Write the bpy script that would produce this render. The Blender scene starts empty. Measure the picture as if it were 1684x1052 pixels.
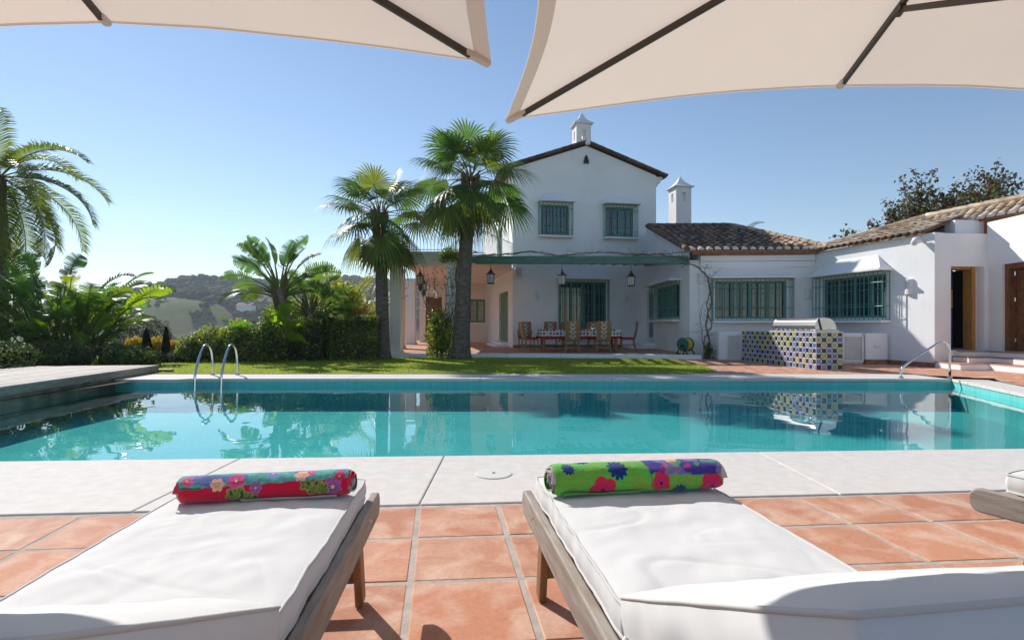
import bpy, bmesh, math, random
from mathutils import Vector, Matrix, noise
R = math.radians
rnd = random.Random(11)
sc = bpy.context.scene
col = sc.collection
# ---------------------------------------------------------------- survey of the place
F, CX, HY, H = 880.0, 842.0, 535.0, 1.0          # focal length (px), principal column, horizon row, eye height
def at(px, py, d):                               # sight line through a picture point, taken at a distance d
    return Vector(((px - CX) / F * d, d, H + (HY - py) / F * d))
def on_z(px, py, z=0.0):                         # the same sight line where it meets a level plane
    return at(px, py, (H - z) * F / (py - HY))
def V(*a): return Vector(a)
def lerp(a, b, t): return a + (b - a) * t
def clamp(x, a=0.0, b=1.0): return max(a, min(b, x))
def sstep(a, b, x):
    t = clamp((x - a) / (b - a)); return t * t * (3 - 2 * t)
def nz(x, y=0.0, z=0.0): return noise.noise(Vector((x, y, z)))

# ---------------------------------------------------------------- mesh builder
class MB:
    def __init__(s): s.v = []; s.f = []; s.c = []; s.cur = None; s.pc = None
    def add(s, vs, fs, c=None):
        o = len(s.v); s.v.extend([tuple(p) for p in vs])
        c = c or s.cur
        for f in fs:
            s.f.append(tuple(i + o for i in f)); s.c.append(c)
    def face(s, *p, c=None): s.add(p, [tuple(range(len(p)))], c)
    def box(s, x0, y0, z0, x1, y1, z1, T=None, c=None):
        vs = [V(x, y, z) for z in (z0, z1) for y in (y0, y1) for x in (x0, x1)]
        if T: vs = [T(p) for p in vs]
        s.add(vs, [(0, 2, 3, 1), (4, 5, 7, 6), (0, 1, 5, 4), (2, 6, 7, 3), (0, 4, 6, 2), (1, 3, 7, 5)], c)
    def prism(s, poly, z0, z1, c=None):           # horizontal polygon extruded in z
        n = len(poly)
        vs = [V(p[0], p[1], z0) for p in poly] + [V(p[0], p[1], z1) for p in poly]
        s.add(vs, [tuple(range(n - 1, -1, -1)), tuple(range(n, 2 * n))] + [(i, (i + 1) % n, n + (i + 1) % n, n + i) for i in range(n)], c)
    def extr(s, poly, off, c=None):               # any polygon (3d points) extruded by a vector
        n = len(poly); vs = [Vector(p) for p in poly]; vs += [p + off for p in vs]
        s.add(vs, [tuple(range(n - 1, -1, -1)), tuple(range(n, 2 * n))] + [(i, (i + 1) % n, n + (i + 1) % n, n + i) for i in range(n)], c)
    def bar(s, a, b, w, h=None, up=V(0, 0, 1), c=None):
        a, b = Vector(a), Vector(b); h = h or w
        t = (b - a).normalized()
        if abs(t.dot(up)) > .97: up = V(0, 1, 0)
        x = t.cross(up).normalized(); y = x.cross(t)
        vs = [p + x * sx * w / 2 + y * sy * h / 2 for p in (a, b) for sx, sy in ((-1, -1), (1, -1), (1, 1), (-1, 1))]
        s.add(vs, [(3, 2, 1, 0), (4, 5, 6, 7), (0, 1, 5, 4), (1, 2, 6, 5), (2, 3, 7, 6), (3, 0, 4, 7)], c)
    def tube(s, path, r, n=8, cap=True, c=None):
        P = [Vector(p) for p in path]; m = len(P)
        rs = r if isinstance(r, (list, tuple)) else [r] * m
        t0 = (P[1] - P[0]).normalized()
        x = t0.cross(V(0, 0, 1) if abs(t0.z) < .9 else V(1, 0, 0)).normalized()
        vs = []
        for i in range(m):
            t = (P[min(i + 1, m - 1)] - P[max(i - 1, 0)]).normalized()
            x = (x - t * x.dot(t)); x = x.normalized() if x.length > 1e-6 else t.orthogonal().normalized()
            y = t.cross(x)
            for k in range(n):
                a = 2 * math.pi * k / n
                vs.append(P[i] + (x * math.cos(a) + y * math.sin(a)) * rs[i])
        fs = [(i * n + k, i * n + (k + 1) % n, (i + 1) * n + (k + 1) % n, (i + 1) * n + k) for i in range(m - 1) for k in range(n)]
        if cap: fs += [tuple(range(n - 1, -1, -1)), tuple(range((m - 1) * n, m * n))]
        s.add(vs, fs, c)
    def lathe(s, prof, cen, n=20, sq=False, rot=0.0, c=None):
        cen = Vector(cen); vs = []
        for r, z in prof:
            for k in range(n):
                a = 2 * math.pi * (k + (.5 if sq else 0)) / n + rot
                vs.append(cen + V(r * math.cos(a), r * math.sin(a), z))
        m = len(prof)
        fs = [(i * n + k, i * n + (k + 1) % n, (i + 1) * n + (k + 1) % n, (i + 1) * n + k) for i in range(m - 1) for k in range(n)]
        fs += [tuple(range(n - 1, -1, -1)), tuple(range((m - 1) * n, m * n))]
        s.add(vs, fs, c)
    def grid(s, fn, nu, nv, c=None, wrap=False):
        vs = [fn(i / nu, j / nv) for i in range(nu + (0 if wrap else 1)) for j in range(nv + 1)]
        w = nv + 1; m = nu if wrap else nu + 1
        s.add(vs, [(i * w + j, ((i + 1) % m) * w + j, ((i + 1) % m) * w + j + 1, i * w + j + 1) for i in range(nu) for j in range(nv)], c)
    def build(s, name, mat, parent=None, smooth=False, bevel=0.0, subsurf=0, seg=2):
        off = V(0, 0, 0); p = parent
        while p: off += p.location; p = p.parent
        me = bpy.data.meshes.new(name)
        me.from_pydata([(a - off.x, b - off.y, c - off.z) for a, b, c in s.v], [], s.f)
        if any(c is not None for c in s.c):
            at_ = me.attributes.new('Col', 'FLOAT_COLOR', 'FACE'); buf = []
            for c in s.c: buf.extend(((c or (.5, .5, .5)) + (1.0,))[:4])
            at_.data.foreach_set('color', buf)
        if s.pc:
            at_ = me.attributes.new('Col', 'FLOAT_COLOR', 'POINT'); buf = []
            for c in s.pc: buf.extend((c[0], c[1], c[2], 1.0))
            at_.data.foreach_set('color', buf)
        me.materials.append(mat)
        if smooth: me.polygons.foreach_set('use_smooth', [True] * len(me.polygons))
        me.update()
        o = bpy.data.objects.new(name, me); col.objects.link(o)
        if parent: o.parent = parent
        if bevel:
            m = o.modifiers.new('edge', 'BEVEL'); m.width = bevel; m.segments = seg; m.limit_method = 'ANGLE'; m.angle_limit = R(40)
            m.harden_normals = False
        if subsurf:
            m = o.modifiers.new('round', 'SUBSURF'); m.levels = subsurf; m.render_levels = subsurf
        return o

def tag(o, label=None, cat=None, group=None, kind=None):
    if label: o['label'] = label
    if cat: o['category'] = cat
    if group: o['group'] = group
    if kind: o['kind'] = kind
    return o
def thing(name, loc, label, cat, group=None):
    o = bpy.data.objects.new(name, None); col.objects.link(o)
    o.location = Vector(loc); o.empty_display_size = .2
    return tag(o, label, cat, group)
def children(o): return [c for c in o.children]
def copy_tree(o, parent=None):
    c = o.copy(); col.objects.link(c); c.parent = parent
    for k in ('label', 'group'):
        pass
    for ch in children(o): copy_tree(ch, c)
    return c

# ---------------------------------------------------------------- materials
def new_mat(name):
    m = bpy.data.materials.new(name); m.use_nodes = True
    nt = m.node_tree; nt.nodes.clear()
    return m, nt, nt.nodes, nt.links
def N(ns, t, **kw):
    n = ns.new(t)
    for k, v in kw.items(): setattr(n, k, v)
    return n
def pbr(name, base, rough=.6, spec=.4, var=0.0, vscale=3.0, base2=None, bump=0.0, bscale=30.0, attr=False, metal=0.0, trans=0.0,
        stretch=(1, 1, 1), tcol=None, vlo=.35, vhi=.65, detail=5.0, sheen=0.0, bdist=.01, rvar=0.0, coat=0.0):
    m, nt, ns, ln = new_mat(name)
    out = N(ns, 'ShaderNodeOutputMaterial'); p = N(ns, 'ShaderNodeBsdfPrincipled')
    p.inputs['Roughness'].default_value = rough; p.inputs['Specular IOR Level'].default_value = spec
    p.inputs['Metallic'].default_value = metal
    if coat: p.inputs['Coat Weight'].default_value = coat; p.inputs['Coat Roughness'].default_value = .08
    if sheen: p.inputs['Sheen Weight'].default_value = sheen
    tc = N(ns, 'ShaderNodeTexCoord'); mp = N(ns, 'ShaderNodeMapping'); mp.inputs['Scale'].default_value = stretch
    ln.new(tc.outputs['Object'], mp.inputs['Vector'])
    if attr:
        a = N(ns, 'ShaderNodeAttribute', attribute_name='Col'); c = a.outputs['Color']
    else:
        rgb = N(ns, 'ShaderNodeRGB'); rgb.outputs[0].default_value = (*base, 1); c = rgb.outputs[0]
    if var or base2:
        nt_ = N(ns, 'ShaderNodeTexNoise'); nt_.inputs['Scale'].default_value = vscale; nt_.inputs['Detail'].default_value = detail
        ln.new(mp.outputs[0], nt_.inputs['Vector'])
        ramp = N(ns, 'ShaderNodeMapRange'); ramp.inputs['From Min'].default_value = vlo; ramp.inputs['From Max'].default_value = vhi
        ln.new(nt_.outputs['Fac'], ramp.inputs['Value'])
        mx = N(ns, 'ShaderNodeMix', data_type='RGBA')
        if base2:
            mx.inputs['B'].default_value = (*base2, 1); ln.new(c, mx.inputs['A'])
        else:
            hs = N(ns, 'ShaderNodeHueSaturation'); hs.inputs['Value'].default_value = 1 - var; ln.new(c, hs.inputs['Color'])
            hs2 = N(ns, 'ShaderNodeHueSaturation'); hs2.inputs['Value'].default_value = 1 + var * .6; ln.new(c, hs2.inputs['Color'])
            ln.new(hs.outputs[0], mx.inputs['A']); ln.new(hs2.outputs[0], mx.inputs['B'])
        ln.new(ramp.outputs[0], mx.inputs['Factor']); c = mx.outputs['Result']
        if rvar:
            mr = N(ns, 'ShaderNodeMapRange'); mr.inputs['To Min'].default_value = rough - rvar; mr.inputs['To Max'].default_value = rough + rvar
            ln.new(nt_.outputs['Fac'], mr.inputs['Value']); ln.new(mr.outputs[0], p.inputs['Roughness'])
    ln.new(c, p.inputs['Base Color'])
    if bump:
        b = N(ns, 'ShaderNodeBump'); b.inputs['Strength'].default_value = bump; b.inputs['Distance'].default_value = bdist
        bn = N(ns, 'ShaderNodeTexNoise'); bn.inputs['Scale'].default_value = bscale; bn.inputs['Detail'].default_value = 4
        ln.new(mp.outputs[0], bn.inputs['Vector']); ln.new(bn.outputs['Fac'], b.inputs['Height']); ln.new(b.outputs[0], p.inputs['Normal'])
    sh = p.outputs[0]
    if trans:
        tr = N(ns, 'ShaderNodeBsdfTranslucent'); ms = N(ns, 'ShaderNodeMixShader'); ms.inputs[0].default_value = trans
        if tcol: tr.inputs['Color'].default_value = (*tcol, 1)
        else:
            g = N(ns, 'ShaderNodeHueSaturation'); g.inputs['Value'].default_value = 2.6; g.inputs['Saturation'].default_value = 1.1; g.inputs['Hue'].default_value = .488
            ln.new(c, g.inputs['Color']); ln.new(g.outputs[0], tr.inputs['Color'])
        ln.new(sh, ms.inputs[1]); ln.new(tr.outputs[0], ms.inputs[2]); sh = ms.outputs[0]
    ln.new(sh, out.inputs['Surface'])
    return m

M = {}
M['stucco'] = pbr('white_stucco', (.85, .845, .85),   .85, .2, var=.055, vscale=.8, bump=.25, bscale=24, bdist=.012)
M['stucco_bounce'] = pbr('bounce_stucco', (.78, .71, .65), .85, .2, var=.03, vscale=1.0, bump=.2, bscale=24)  # white porch stucco with the pinkish bounce light put into its colour
M['trimwhite'] = pbr('white_paint', (.78, .77, .75), .6, .3, var=.04, vscale=3)
M['green'] = pbr('green_paint', (.10, .25, .20), .45, .4, var=.12, vscale=5)
M['greenbeam'] = pbr('pergola_green', (.075, .17, .14), .6, .3, var=.25, vscale=4, base2=(.20, .27, .23), vlo=.5, vhi=.8, bump=.2, bscale=40, stretch=(.6, 1, 6))
M['grille'] = pbr('grille_green', (.07, .27, .225), .4, .5)
M['dooring'] = pbr('door_green', (.11, .23, .15), .5, .4, var=.1, vscale=5, stretch=(6, 6, .6))
M['glass'] = pbr('window_glass', (.016, .045, .07), .03, .8, coat=.3)  # blue of the reflected sky is painted into the pane colour
M['curtain'] = pbr('window_curtain', (.62, .62, .58), .8, .2, var=.15, vscale=3, stretch=(14, 14, .3))
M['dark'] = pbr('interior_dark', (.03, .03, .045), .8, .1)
M['darkclay'] = pbr('dark_clay', (.10, .06, .045), .85, .2, var=.3, vscale=9)
M['treadclay'] = pbr('tread_clay', (.50, .25, .15), .7, .2, var=.2, vscale=6)
M['tilebarrel'] = pbr('clay_barrel_tile', (.3, .2, .14), .8, .2, attr=True, var=.35, vscale=5, bump=.3, bscale=40)
M['mortar'] = pbr('white_mortar', (.70, .67, .62), .9, .1, var=.12, vscale=8)
M['brickedge'] = pbr('brick_course', (.33, .16, .09), .85, .2, var=.3, vscale=14)
M['steel'] = pbr('polished_steel', (.72, .73, .74), .12, .5, metal=1.0)
M['steelb'] = pbr('brushed_steel', (.60, .60, .60), .28, .5, metal=1.0, var=.06, vscale=4, stretch=(1, 20, 1))
M['iron'] = pbr('dark_iron', (.02, .018, .018), .45, .5)
M['frost'] = pbr('lantern_glass', (.45, .47, .48), .15, .6)
M['railing'] = pbr('balcony_railing', (.42, .45, .45), .4, .5)
M['wood'] = pbr('weathered_teak', (.26, .205, .16), .6, .3, base2=(.36, .32, .28), vscale=5, stretch=(10, 1.2, 10), bump=.35, bscale=55, bdist=.004)
M['woodwarm'] = pbr('oiled_teak', (.30, .155, .06), .5, .35, base2=(.19, .095, .04), vscale=5, stretch=(8, 8, 1), bump=.3, bscale=50, bdist=.004)
M['doorwood'] = pbr('carved_door_wood', (.25, .115, .05), .5, .35, base2=(.13, .055, .025), vscale=7, stretch=(5, 5, .8), bump=.3, bscale=30)
M['doorgold'] = pbr('honey_door_frame', (.42, .22, .06), .5, .35, var=.2, vscale=6, stretch=(5, 5, .8))
M['deck'] = pbr('grey_deck_plank', (.46, .40, .36), .75, .2, attr=True, var=.22, vscale=3.0, stretch=(1.0, 9, 1), bump=.35, bscale=30, bdist=.005)
M['stonewall'] = pbr('deck_stone_face', (.17, .14, .11), .85, .2, base2=(.30, .25, .19), vscale=4, bump=.6, bscale=12, bdist=.02)
M['cushion'] = pbr('white_cushion', (.64, .635, .625), .85, .15, var=.02, vscale=6, bump=.12, bscale=420, bdist=.001, sheen=.1)
M['piping'] = pbr('cushion_piping', (.56, .545, .53), .8, .15)
M['wicker'] = pbr('wicker', (.33, .19, .085), .6, .3, attr=True, var=.3, vscale=60, bump=.5, bscale=90)
M['cane'] = pbr('cane_wood', (.30, .18, .085), .5, .35, var=.2, vscale=12)
M['redpad'] = pbr('red_pad', (.36, .02, .025), .85, .1)
M['cloth'] = pbr('patterned_cloth', (.6, .6, .6), .85, .1, attr=True)
M['towel'] = pbr('towel_cotton', (.5, .5, .5), .95, .05, attr=True, bump=.9, bscale=260, bdist=.003, sheen=.25)
M['mosaic'] = pbr('glazed_mosaic', (.5, .5, .5), .18, .5, attr=True, var=.12, vscale=9)
M['grout'] = pbr('pale_grout', (.66, .65, .63), .8, .2)
M['canopy'] = pbr('umbrella_canvas', (.70, .64, .56), .9, .1, var=.05, vscale=2.2, trans=.46, tcol=(.76, .645, .545), bump=.35, bscale=4, bdist=.03)
M['hemcloth'] = pbr('hem_canvas', (.74, .69, .65), .9, .1, trans=.30, tcol=(.8, .74, .66))
M['rib'] = pbr('umbrella_rib', (.05, .034, .026), .4, .4)
M['lampshade'] = pbr('sconce_plaster', (.74, .73, .72), .8, .2)
M['hose'] = pbr('yellow_hose', (.62, .50, .03), .45, .4)
M['reel'] = pbr('reel_green', (.02, .13, .09), .5, .4)
M['leaf'] = pbr('leaf', (.05, .1, .02), .42, .5, attr=True, trans=.5)
M['leafdull'] = pbr('leaf_matte', (.05, .1, .02), .6, .3, attr=True, trans=.28)
M['palmleaf'] = pbr('palm_leaf', (.05, .1, .02), .46, .35, attr=True, trans=.36)
M['petal'] = pbr('petal', (.5, .4, .03), .6, .2, attr=True, trans=.3)
M['bark'] = pbr('palm_bark', (.24, .20, .17), .9, .1, base2=(.11, .088, .072), vscale=2.2, stretch=(3, 3, 14), bump=.8, bscale=14, bdist=.03)
M['bark2'] = pbr('stem_bark', (.13, .095, .065), .9, .1, base2=(.24, .19, .15), vscale=6, bump=.6, bscale=20)
M['soil'] = pbr('soil', (.10, .07, .045), .95, .1, base2=(.05, .06, .02), vscale=1.5, bump=.5, bscale=10)
M['grassblade'] = pbr('grass_blade', (.1, .16, .03), .7, .2, attr=True, trans=.4)
M['lawn'] = pbr('lawn_turf', (.17, .22, .035), .9, .1, base2=(.23, .26, .06), vscale=1.2, bump=.7, bscale=60, bdist=.02)
M['coping'] = pbr('pale_coping', (.60, .555, .505), .8, .2, base2=(.68, .64, .595), vscale=12, vlo=.3, vhi=.7, detail=14, bump=.18, bscale=90, bdist=.005)
M['lid'] = pbr('skimmer_lid', (.66, .63, .58), .6, .3)
M['poolwall'] = pbr('pool_mosaic', (.035, .235, .23), .5, .4, var=.15, vscale=14)
M['fartree'] = pbr('far_tree', (.04, .06, .025), .9, .05, attr=True, var=.35, vscale=.5, bump=1.0, bscale=1.2, bdist=1.0)

def terracotta(name, base, base2):
    m, nt, ns, ln = new_mat(name)
    out = N(ns, 'ShaderNodeOutputMaterial'); p = N(ns, 'ShaderNodeBsdfPrincipled')
    p.inputs['Roughness'].default_value = .78; p.inputs['Specular IOR Level'].default_value = .22
    a = N(ns, 'ShaderNodeAttribute', attribute_name='Col'); tc = N(ns, 'ShaderNodeTexCoord')
    n1 = N(ns, 'ShaderNodeTexNoise'); n1.inputs['Scale'].default_value = 4.5; n1.inputs['Detail'].default_value = 6
    n1.inputs['Distortion'].default_value = .8
    ln.new(tc.outputs['Object'], n1.inputs['Vector'])
    r = N(ns, 'ShaderNodeMapRange'); r.inputs['From Min'].default_value = .43; r.inputs['From Max'].default_value = .72
    ln.new(n1.outputs['Fac'], r.inputs['Value'])
    mx = N(ns, 'ShaderNodeMix', data_type='RGBA'); ln.new(r.outputs[0], mx.inputs['Factor'])
    ln.new(a.outputs['Color'], mx.inputs['A']); mx.inputs['B'].default_value = (*base2, 1)
    n2 = N(ns, 'ShaderNodeTexNoise'); n2.inputs['Scale'].default_value = 60; n2.inputs['Detail'].default_value = 6
    ln.new(tc.outputs['Object'], n2.inputs['Vector'])
    hs = N(ns, 'ShaderNodeHueSaturation'); mr = N(ns, 'ShaderNodeMapRange'); mr.inputs['To Min'].default_value = .8; mr.inputs['To Max'].default_value = 1.2
    ln.new(n2.outputs['Fac'], mr.inputs['Value']); ln.new(mr.outputs[0], hs.inputs['Value']); ln.new(mx.outputs['Result'], hs.inputs['Color'])
    ln.new(hs.outputs[0], p.inputs['Base Color'])
    b = N(ns, 'ShaderNodeBump'); b.inputs['Strength'].default_value = .25; b.inputs['Distance'].default_value = .006
    ad = N(ns, 'ShaderNodeMath', operation='ADD'); ln.new(n1.outputs['Fac'], ad.inputs[0]); ln.new(n2.outputs['Fac'], ad.inputs[1])
    ln.new(ad.outputs[0], b.inputs['Height']); ln.new(b.outputs[0], p.inputs['Normal'])
    ln.new(p.outputs[0], out.inputs['Surface'])
    return m
M['terracotta'] = terracotta('terracotta_tile', (.5, .2, .1), (.64, .42, .31))
M['tilegrout'] = pbr('tile_grout', (.46, .40, .345), .9, .1, var=.15, vscale=12, bump=.5, bscale=70, bdist=.005)

def water_mat():
    m, nt, ns, ln = new_mat('pool_water')
    out = N(ns, 'ShaderNodeOutputMaterial')
    tr = N(ns, 'ShaderNodeBsdfTransparent'); tr.inputs['Color'].default_value = (.62, .93, .93, 1)
    gl = N(ns, 'ShaderNodeBsdfGlossy'); gl.inputs['Roughness'].default_value = .0; gl.inputs['Color'].default_value = (1, 1, 1, 1)
    ge = N(ns, 'ShaderNodeNewGeometry'); dp = N(ns, 'ShaderNodeVectorMath', operation='DOT_PRODUCT')
    ln.new(ge.outputs['Incoming'], dp.inputs[1])
    ab = N(ns, 'ShaderNodeMath', operation='ABSOLUTE'); ln.new(dp.outputs['Value'], ab.inputs[0])
    om = N(ns, 'ShaderNodeMath', operation='SUBTRACT', use_clamp=True); om.inputs[0].default_value = 1.0; ln.new(ab.outputs[0], om.inputs[1])
    pw_ = N(ns, 'ShaderNodeMath', operation='POWER'); pw_.inputs[1].default_value = 5.0; ln.new(om.outputs[0], pw_.inputs[0])
    fr = N(ns, 'ShaderNodeMath', operation='MULTIPLY_ADD'); fr.inputs[1].default_value = .98; fr.inputs[2].default_value = .02; ln.new(pw_.outputs[0], fr.inputs[0])
    tc = N(ns, 'ShaderNodeTexCoord'); mp = N(ns, 'ShaderNodeMapping'); mp.inputs['Scale'].default_value = (1.0, 1.0, 1)
    ln.new(tc.outputs['Object'], mp.inputs['Vector'])
    n1 = N(ns, 'ShaderNodeTexNoise'); n1.inputs['Scale'].default_value = 1.6; n1.inputs['Detail'].default_value = 1.5
    n2 = N(ns, 'ShaderNodeTexNoise'); n2.inputs['Scale'].default_value = .35; n2.inputs['Detail'].default_value = 2
    ln.new(mp.outputs[0], n1.inputs['Vector']); ln.new(mp.outputs[0], n2.inputs['Vector'])
    mu = N(ns, 'ShaderNodeMath', operation='MULTIPLY'); ln.new(n1.outputs['Fac'], mu.inputs[0]); ln.new(n2.outputs['Fac'], mu.inputs[1])
    b = N(ns, 'ShaderNodeBump'); b.inputs['Strength'].default_value = .15; b.inputs['Distance'].default_value = .05
    ln.new(mu.outputs[0], b.inputs['Height']); ln.new(b.outputs[0], gl.inputs['Normal']); ln.new(b.outputs[0], dp.inputs[0])
    ms = N(ns, 'ShaderNodeMixShader'); ln.new(fr.outputs[0], ms.inputs[0]); ln.new(tr.outputs[0], ms.inputs[1]); ln.new(gl.outputs[0], ms.inputs[2])
    ln.new(ms.outputs[0], out.inputs['Surface'])
    return m
M['water'] = water_mat()

def terrain_mat():
    m, nt, ns, ln = new_mat('hillside')
    out = N(ns, 'ShaderNodeOutputMaterial'); p = N(ns, 'ShaderNodeBsdfPrincipled'); p.inputs['Roughness'].default_value = .95
    p.inputs['Specular IOR Level'].default_value = .05
    tc = N(ns, 'ShaderNodeTexCoord')
    n1 = N(ns, 'ShaderNodeTexNoise'); n1.inputs['Scale'].default_value = .012; n1.inputs['Detail'].default_value = 6
    n2 = N(ns, 'ShaderNodeTexNoise'); n2.inputs['Scale'].default_value = .12; n2.inputs['Detail'].default_value = 6
    for n in (n1, n2): ln.new(tc.outputs['Object'], n.inputs['Vector'])
    cr = N(ns, 'ShaderNodeValToRGB'); e = cr.color_ramp.elements
    e[0].position = .42; e[0].color = (.075, .125, .03, 1); e[1].position = .66; e[1].color = (.15, .115, .065, 1)
    x = e.new(.5); x.color = (.12, .15, .055, 1)
    ln.new(n1.outputs['Fac'], cr.inputs[0])
    mx = N(ns, 'ShaderNodeMix', data_type='RGBA', blend_type='MULTIPLY'); mx.inputs['Factor'].default_value = .8
    mr = N(ns, 'ShaderNodeMapRange'); mr.inputs['To Min'].default_value = .35; mr.inputs['To Max'].default_value = 1.5
    ln.new(n2.outputs['Fac'], mr.inputs['Value']); ln.new(cr.outputs[0], mx.inputs['A']); ln.new(mr.outputs[0], mx.inputs['B'])
    ln.new(mx.outputs['Result'], p.inputs['Base Color']); ln.new(p.outputs[0], out.inputs['Surface'])
    return m
M['terrain'] = terrain_mat()

# ---------------------------------------------------------------- camera, sun, sky
cam = bpy.data.cameras.new('camera'); cam.sensor_width = 36; cam.lens = F / 1684 * 36
cam.shift_y = (HY - 526) / 1684; cam.clip_start = .05; cam.clip_end = 5000
co = bpy.data.objects.new('camera', cam); col.objects.link(co); co.location = (0, 0, H); co.rotation_euler = (R(90), 0, 0)
sc.camera = co
AZ, EL = 41.0, 35.0                                # the sun stands left of the house, behind it
sd = V(-math.sin(R(AZ)) * math.cos(R(EL)), math.cos(R(AZ)) * math.cos(R(EL)), math.sin(R(EL)))
sun = bpy.data.lights.new('sun', 'SUN'); sun.energy = 4.6; sun.angle = R(.5); sun.color = (1, .955, .89)
so = bpy.data.objects.new('sun', sun); col.objects.link(so); so.rotation_euler = sd.to_track_quat('Z', 'Y').to_euler(); so.location = (-20, 20, 30)
w = bpy.data.worlds.new('World'); sc.world = w; w.use_nodes = True; nt = w.node_tree; nt.nodes.clear()
sky = nt.nodes.new('ShaderNodeTexSky'); sky.sky_type = 'NISHITA'; sky.sun_disc = False
sky.sun_elevation = R(EL); sky.sun_rotation = R(-AZ); sky.altitude = 800; sky.air_density = 1.15; sky.dust_density = .07; sky.ozone_density = 2.0
bg = nt.nodes.new('ShaderNodeBackground'); bg.inputs[1].default_value = .109
wo = nt.nodes.new('ShaderNodeOutputWorld'); nt.links.new(sky.outputs[0], bg.inputs[0]); nt.links.new(bg.outputs[0], wo.inputs[0])
vs_ = sc.view_settings; vs_.view_transform = 'Standard'; vs_.look = 'None'; vs_.gamma = 1; vs_.use_curve_mapping = False; vs_.exposure = .32
cy = sc.cycles; cy.use_denoising = True; cy.max_bounces = 10; cy.transparent_max_bounces = 16; cy.diffuse_bounces = 5; cy.glossy_bounces = 4
cy.caustics_reflective = False; cy.caustics_refractive = False; cy.sample_clamp_indirect = 6; cy.use_adaptive_sampling = True; cy.adaptive_threshold = .02

# ================================================================ THE SETTING
def struct(o): return tag(o, kind='structure')
ZW = -.136
pool = [(-6.62, 3.80), (6.35, 4.47), (8.20, 9.98), (3.0, 10.06), (-6.05, 10.08), (-6.22, 9.93), (-7.42, 9.93)]   # rim, anticlockwise
PR, PF = V(6.35, 4.47), V(8.20, 9.98)

# far terrain: a polar sheet that dips into a valley and climbs to the wooded ridge
RIDGE = [(-3.0, 8), (-1.3, 12), (-1.0, 26), (-.85, 48), (-.75, 63), (-.695, 73), (-.62, 82), (-.58, 85), (-.48, 81), (-.40, 86), (-.33, 97), (-.23, 92), (0, 62), (.3, 35), (.8, 22), (3, 15)]
def ridge(k):
    for (a, b), (c, d) in zip(RIDGE, RIDGE[1:]):
        if k <= c: return lerp(b, d, clamp((k - a) / (c - a)))
    return 15
def terr(x, y):
    r = math.hypot(x, y)
    k = x / max(y, 1.0) if y > 1 else (-3 if x < 0 else 3)
    top = 1 + ridge(k) / F * 470 * min(1.25, math.sqrt(1 + k * k)) - 18
    if y < 0: top *= clamp(1 + y / 200)
    dd = r
    base = lerp(-1.3, -24, sstep(28, 190, dd))
    z = base + (top + 24) * sstep(215, 500, dd) - 40 * sstep(520, 900, dd)
    a = sstep(60, 300, dd)
    z += a * (7 * nz(x * .012, y * .012, 3) + 3.0 * nz(x * .035, y * .035, 9))
    kn = math.exp(-(((x + 165) / 60) ** 2 + ((y - 300) / 40) ** 2)); z += 10 * kn
    return z
mb = MB(); NA = 420; rad = [0, 12, 24] + [28 * (1.052 ** i) for i in range(68)]
angs = []
for i in range(NA):
    angs.append(2 * math.pi * i / NA)
for r in rad:
    for a in angs:
        x, y = r * math.sin(a), r * math.cos(a); mb.v.append((x, y, terr(x, y)))
for i in range(len(rad) - 1):
    for j in range(NA):
        mb.f.append((i * NA + j, (i + 1) * NA + j, (i + 1) * NA + (j + 1) % NA, i * NA + (j + 1) % NA)); mb.c.append(None)
struct(mb.build('hillside_terrain', M['terrain'], smooth=True))

# planted ground round the pool
mb = MB(); zg = -.03
mb.face(V(-30, -8, zg), V(-7.0, -8, zg), V(-7.0, 11.4, zg), V(-30, 11.4, zg))
mb.face(V(-30, 11.4, zg), V(14, 11.4, zg), V(14, 34, zg), V(-30, 34, zg))
mb.face(V(14, -8, zg), V(26, -8, zg), V(26, 34, zg), V(14, 34, zg))
mb.box(-30, -8.1, -1.6, 26, -8, zg); mb.box(-30, 34, -1.9, 26, 34.1, zg); mb.box(-30.1, -8, -1.6, -30, 34, zg); mb.box(26, -8, -1.6, 26.1, 34, zg)
struct(mb.build('garden_soil', M['soil']))

# lawn
lawn_poly = [(-8.0, 11.05), (3.6, 11.02), (4.45, 11.6), (4.7, 13.0), (4.7, 15.9), (-.5, 16.55), (-4.3, 16.5), (-8, 15.2), (-9.6, 13.5), (-8.9, 11.75)]
def inpoly(x, y, P):
    c = False; n = len(P)
    for i in range(n):
        (x0, y0), (x1, y1) = P[i], P[i - 1]
        if (y0 > y) != (y1 > y) and x < (x1 - x0) * (y - y0) / (y1 - y0) + x0: c = not c
    return c
mb = MB(); mb.prism(lawn_poly, -.028, .004)
struct(mb.build('lawn_ground', M['lawn']))
mb = MB(); k = 0
while k < 52000:
    x, y = rnd.uniform(-9.7, 4.8), rnd.uniform(11.0, 16.6)
    if not inpoly(x, y, lawn_poly): continue
    k += 1
    h = rnd.uniform(.018, .042) * (1 + .35 * nz(x * 1.2, y * 1.2)); a = rnd.uniform(0, 6.28); wd = rnd.uniform(.004, .008)
    dx, dy = math.cos(a), math.sin(a); lx, ly = rnd.gauss(0, .016), rnd.gauss(0, .016)
    t = clamp(.5 + .5 * nz(x * .8, y * .8, 5) + rnd.gauss(0, .15)); g = rnd.uniform(.8, 1.2)
    c = (lerp(.19, .29, t) * g, lerp(.27, .33, t) * g, .045 * g)
    mb.face(V(x - dx * wd, y - dy * wd, 0), V(x + dx * wd, y + dy * wd, 0), V(x + lx, y + ly, h), c=c)
tag(mb.build('lawn_grass', M['grassblade']), 'short mown green grass of the lawn between pool and terrace', 'grass', kind='stuff')

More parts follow.
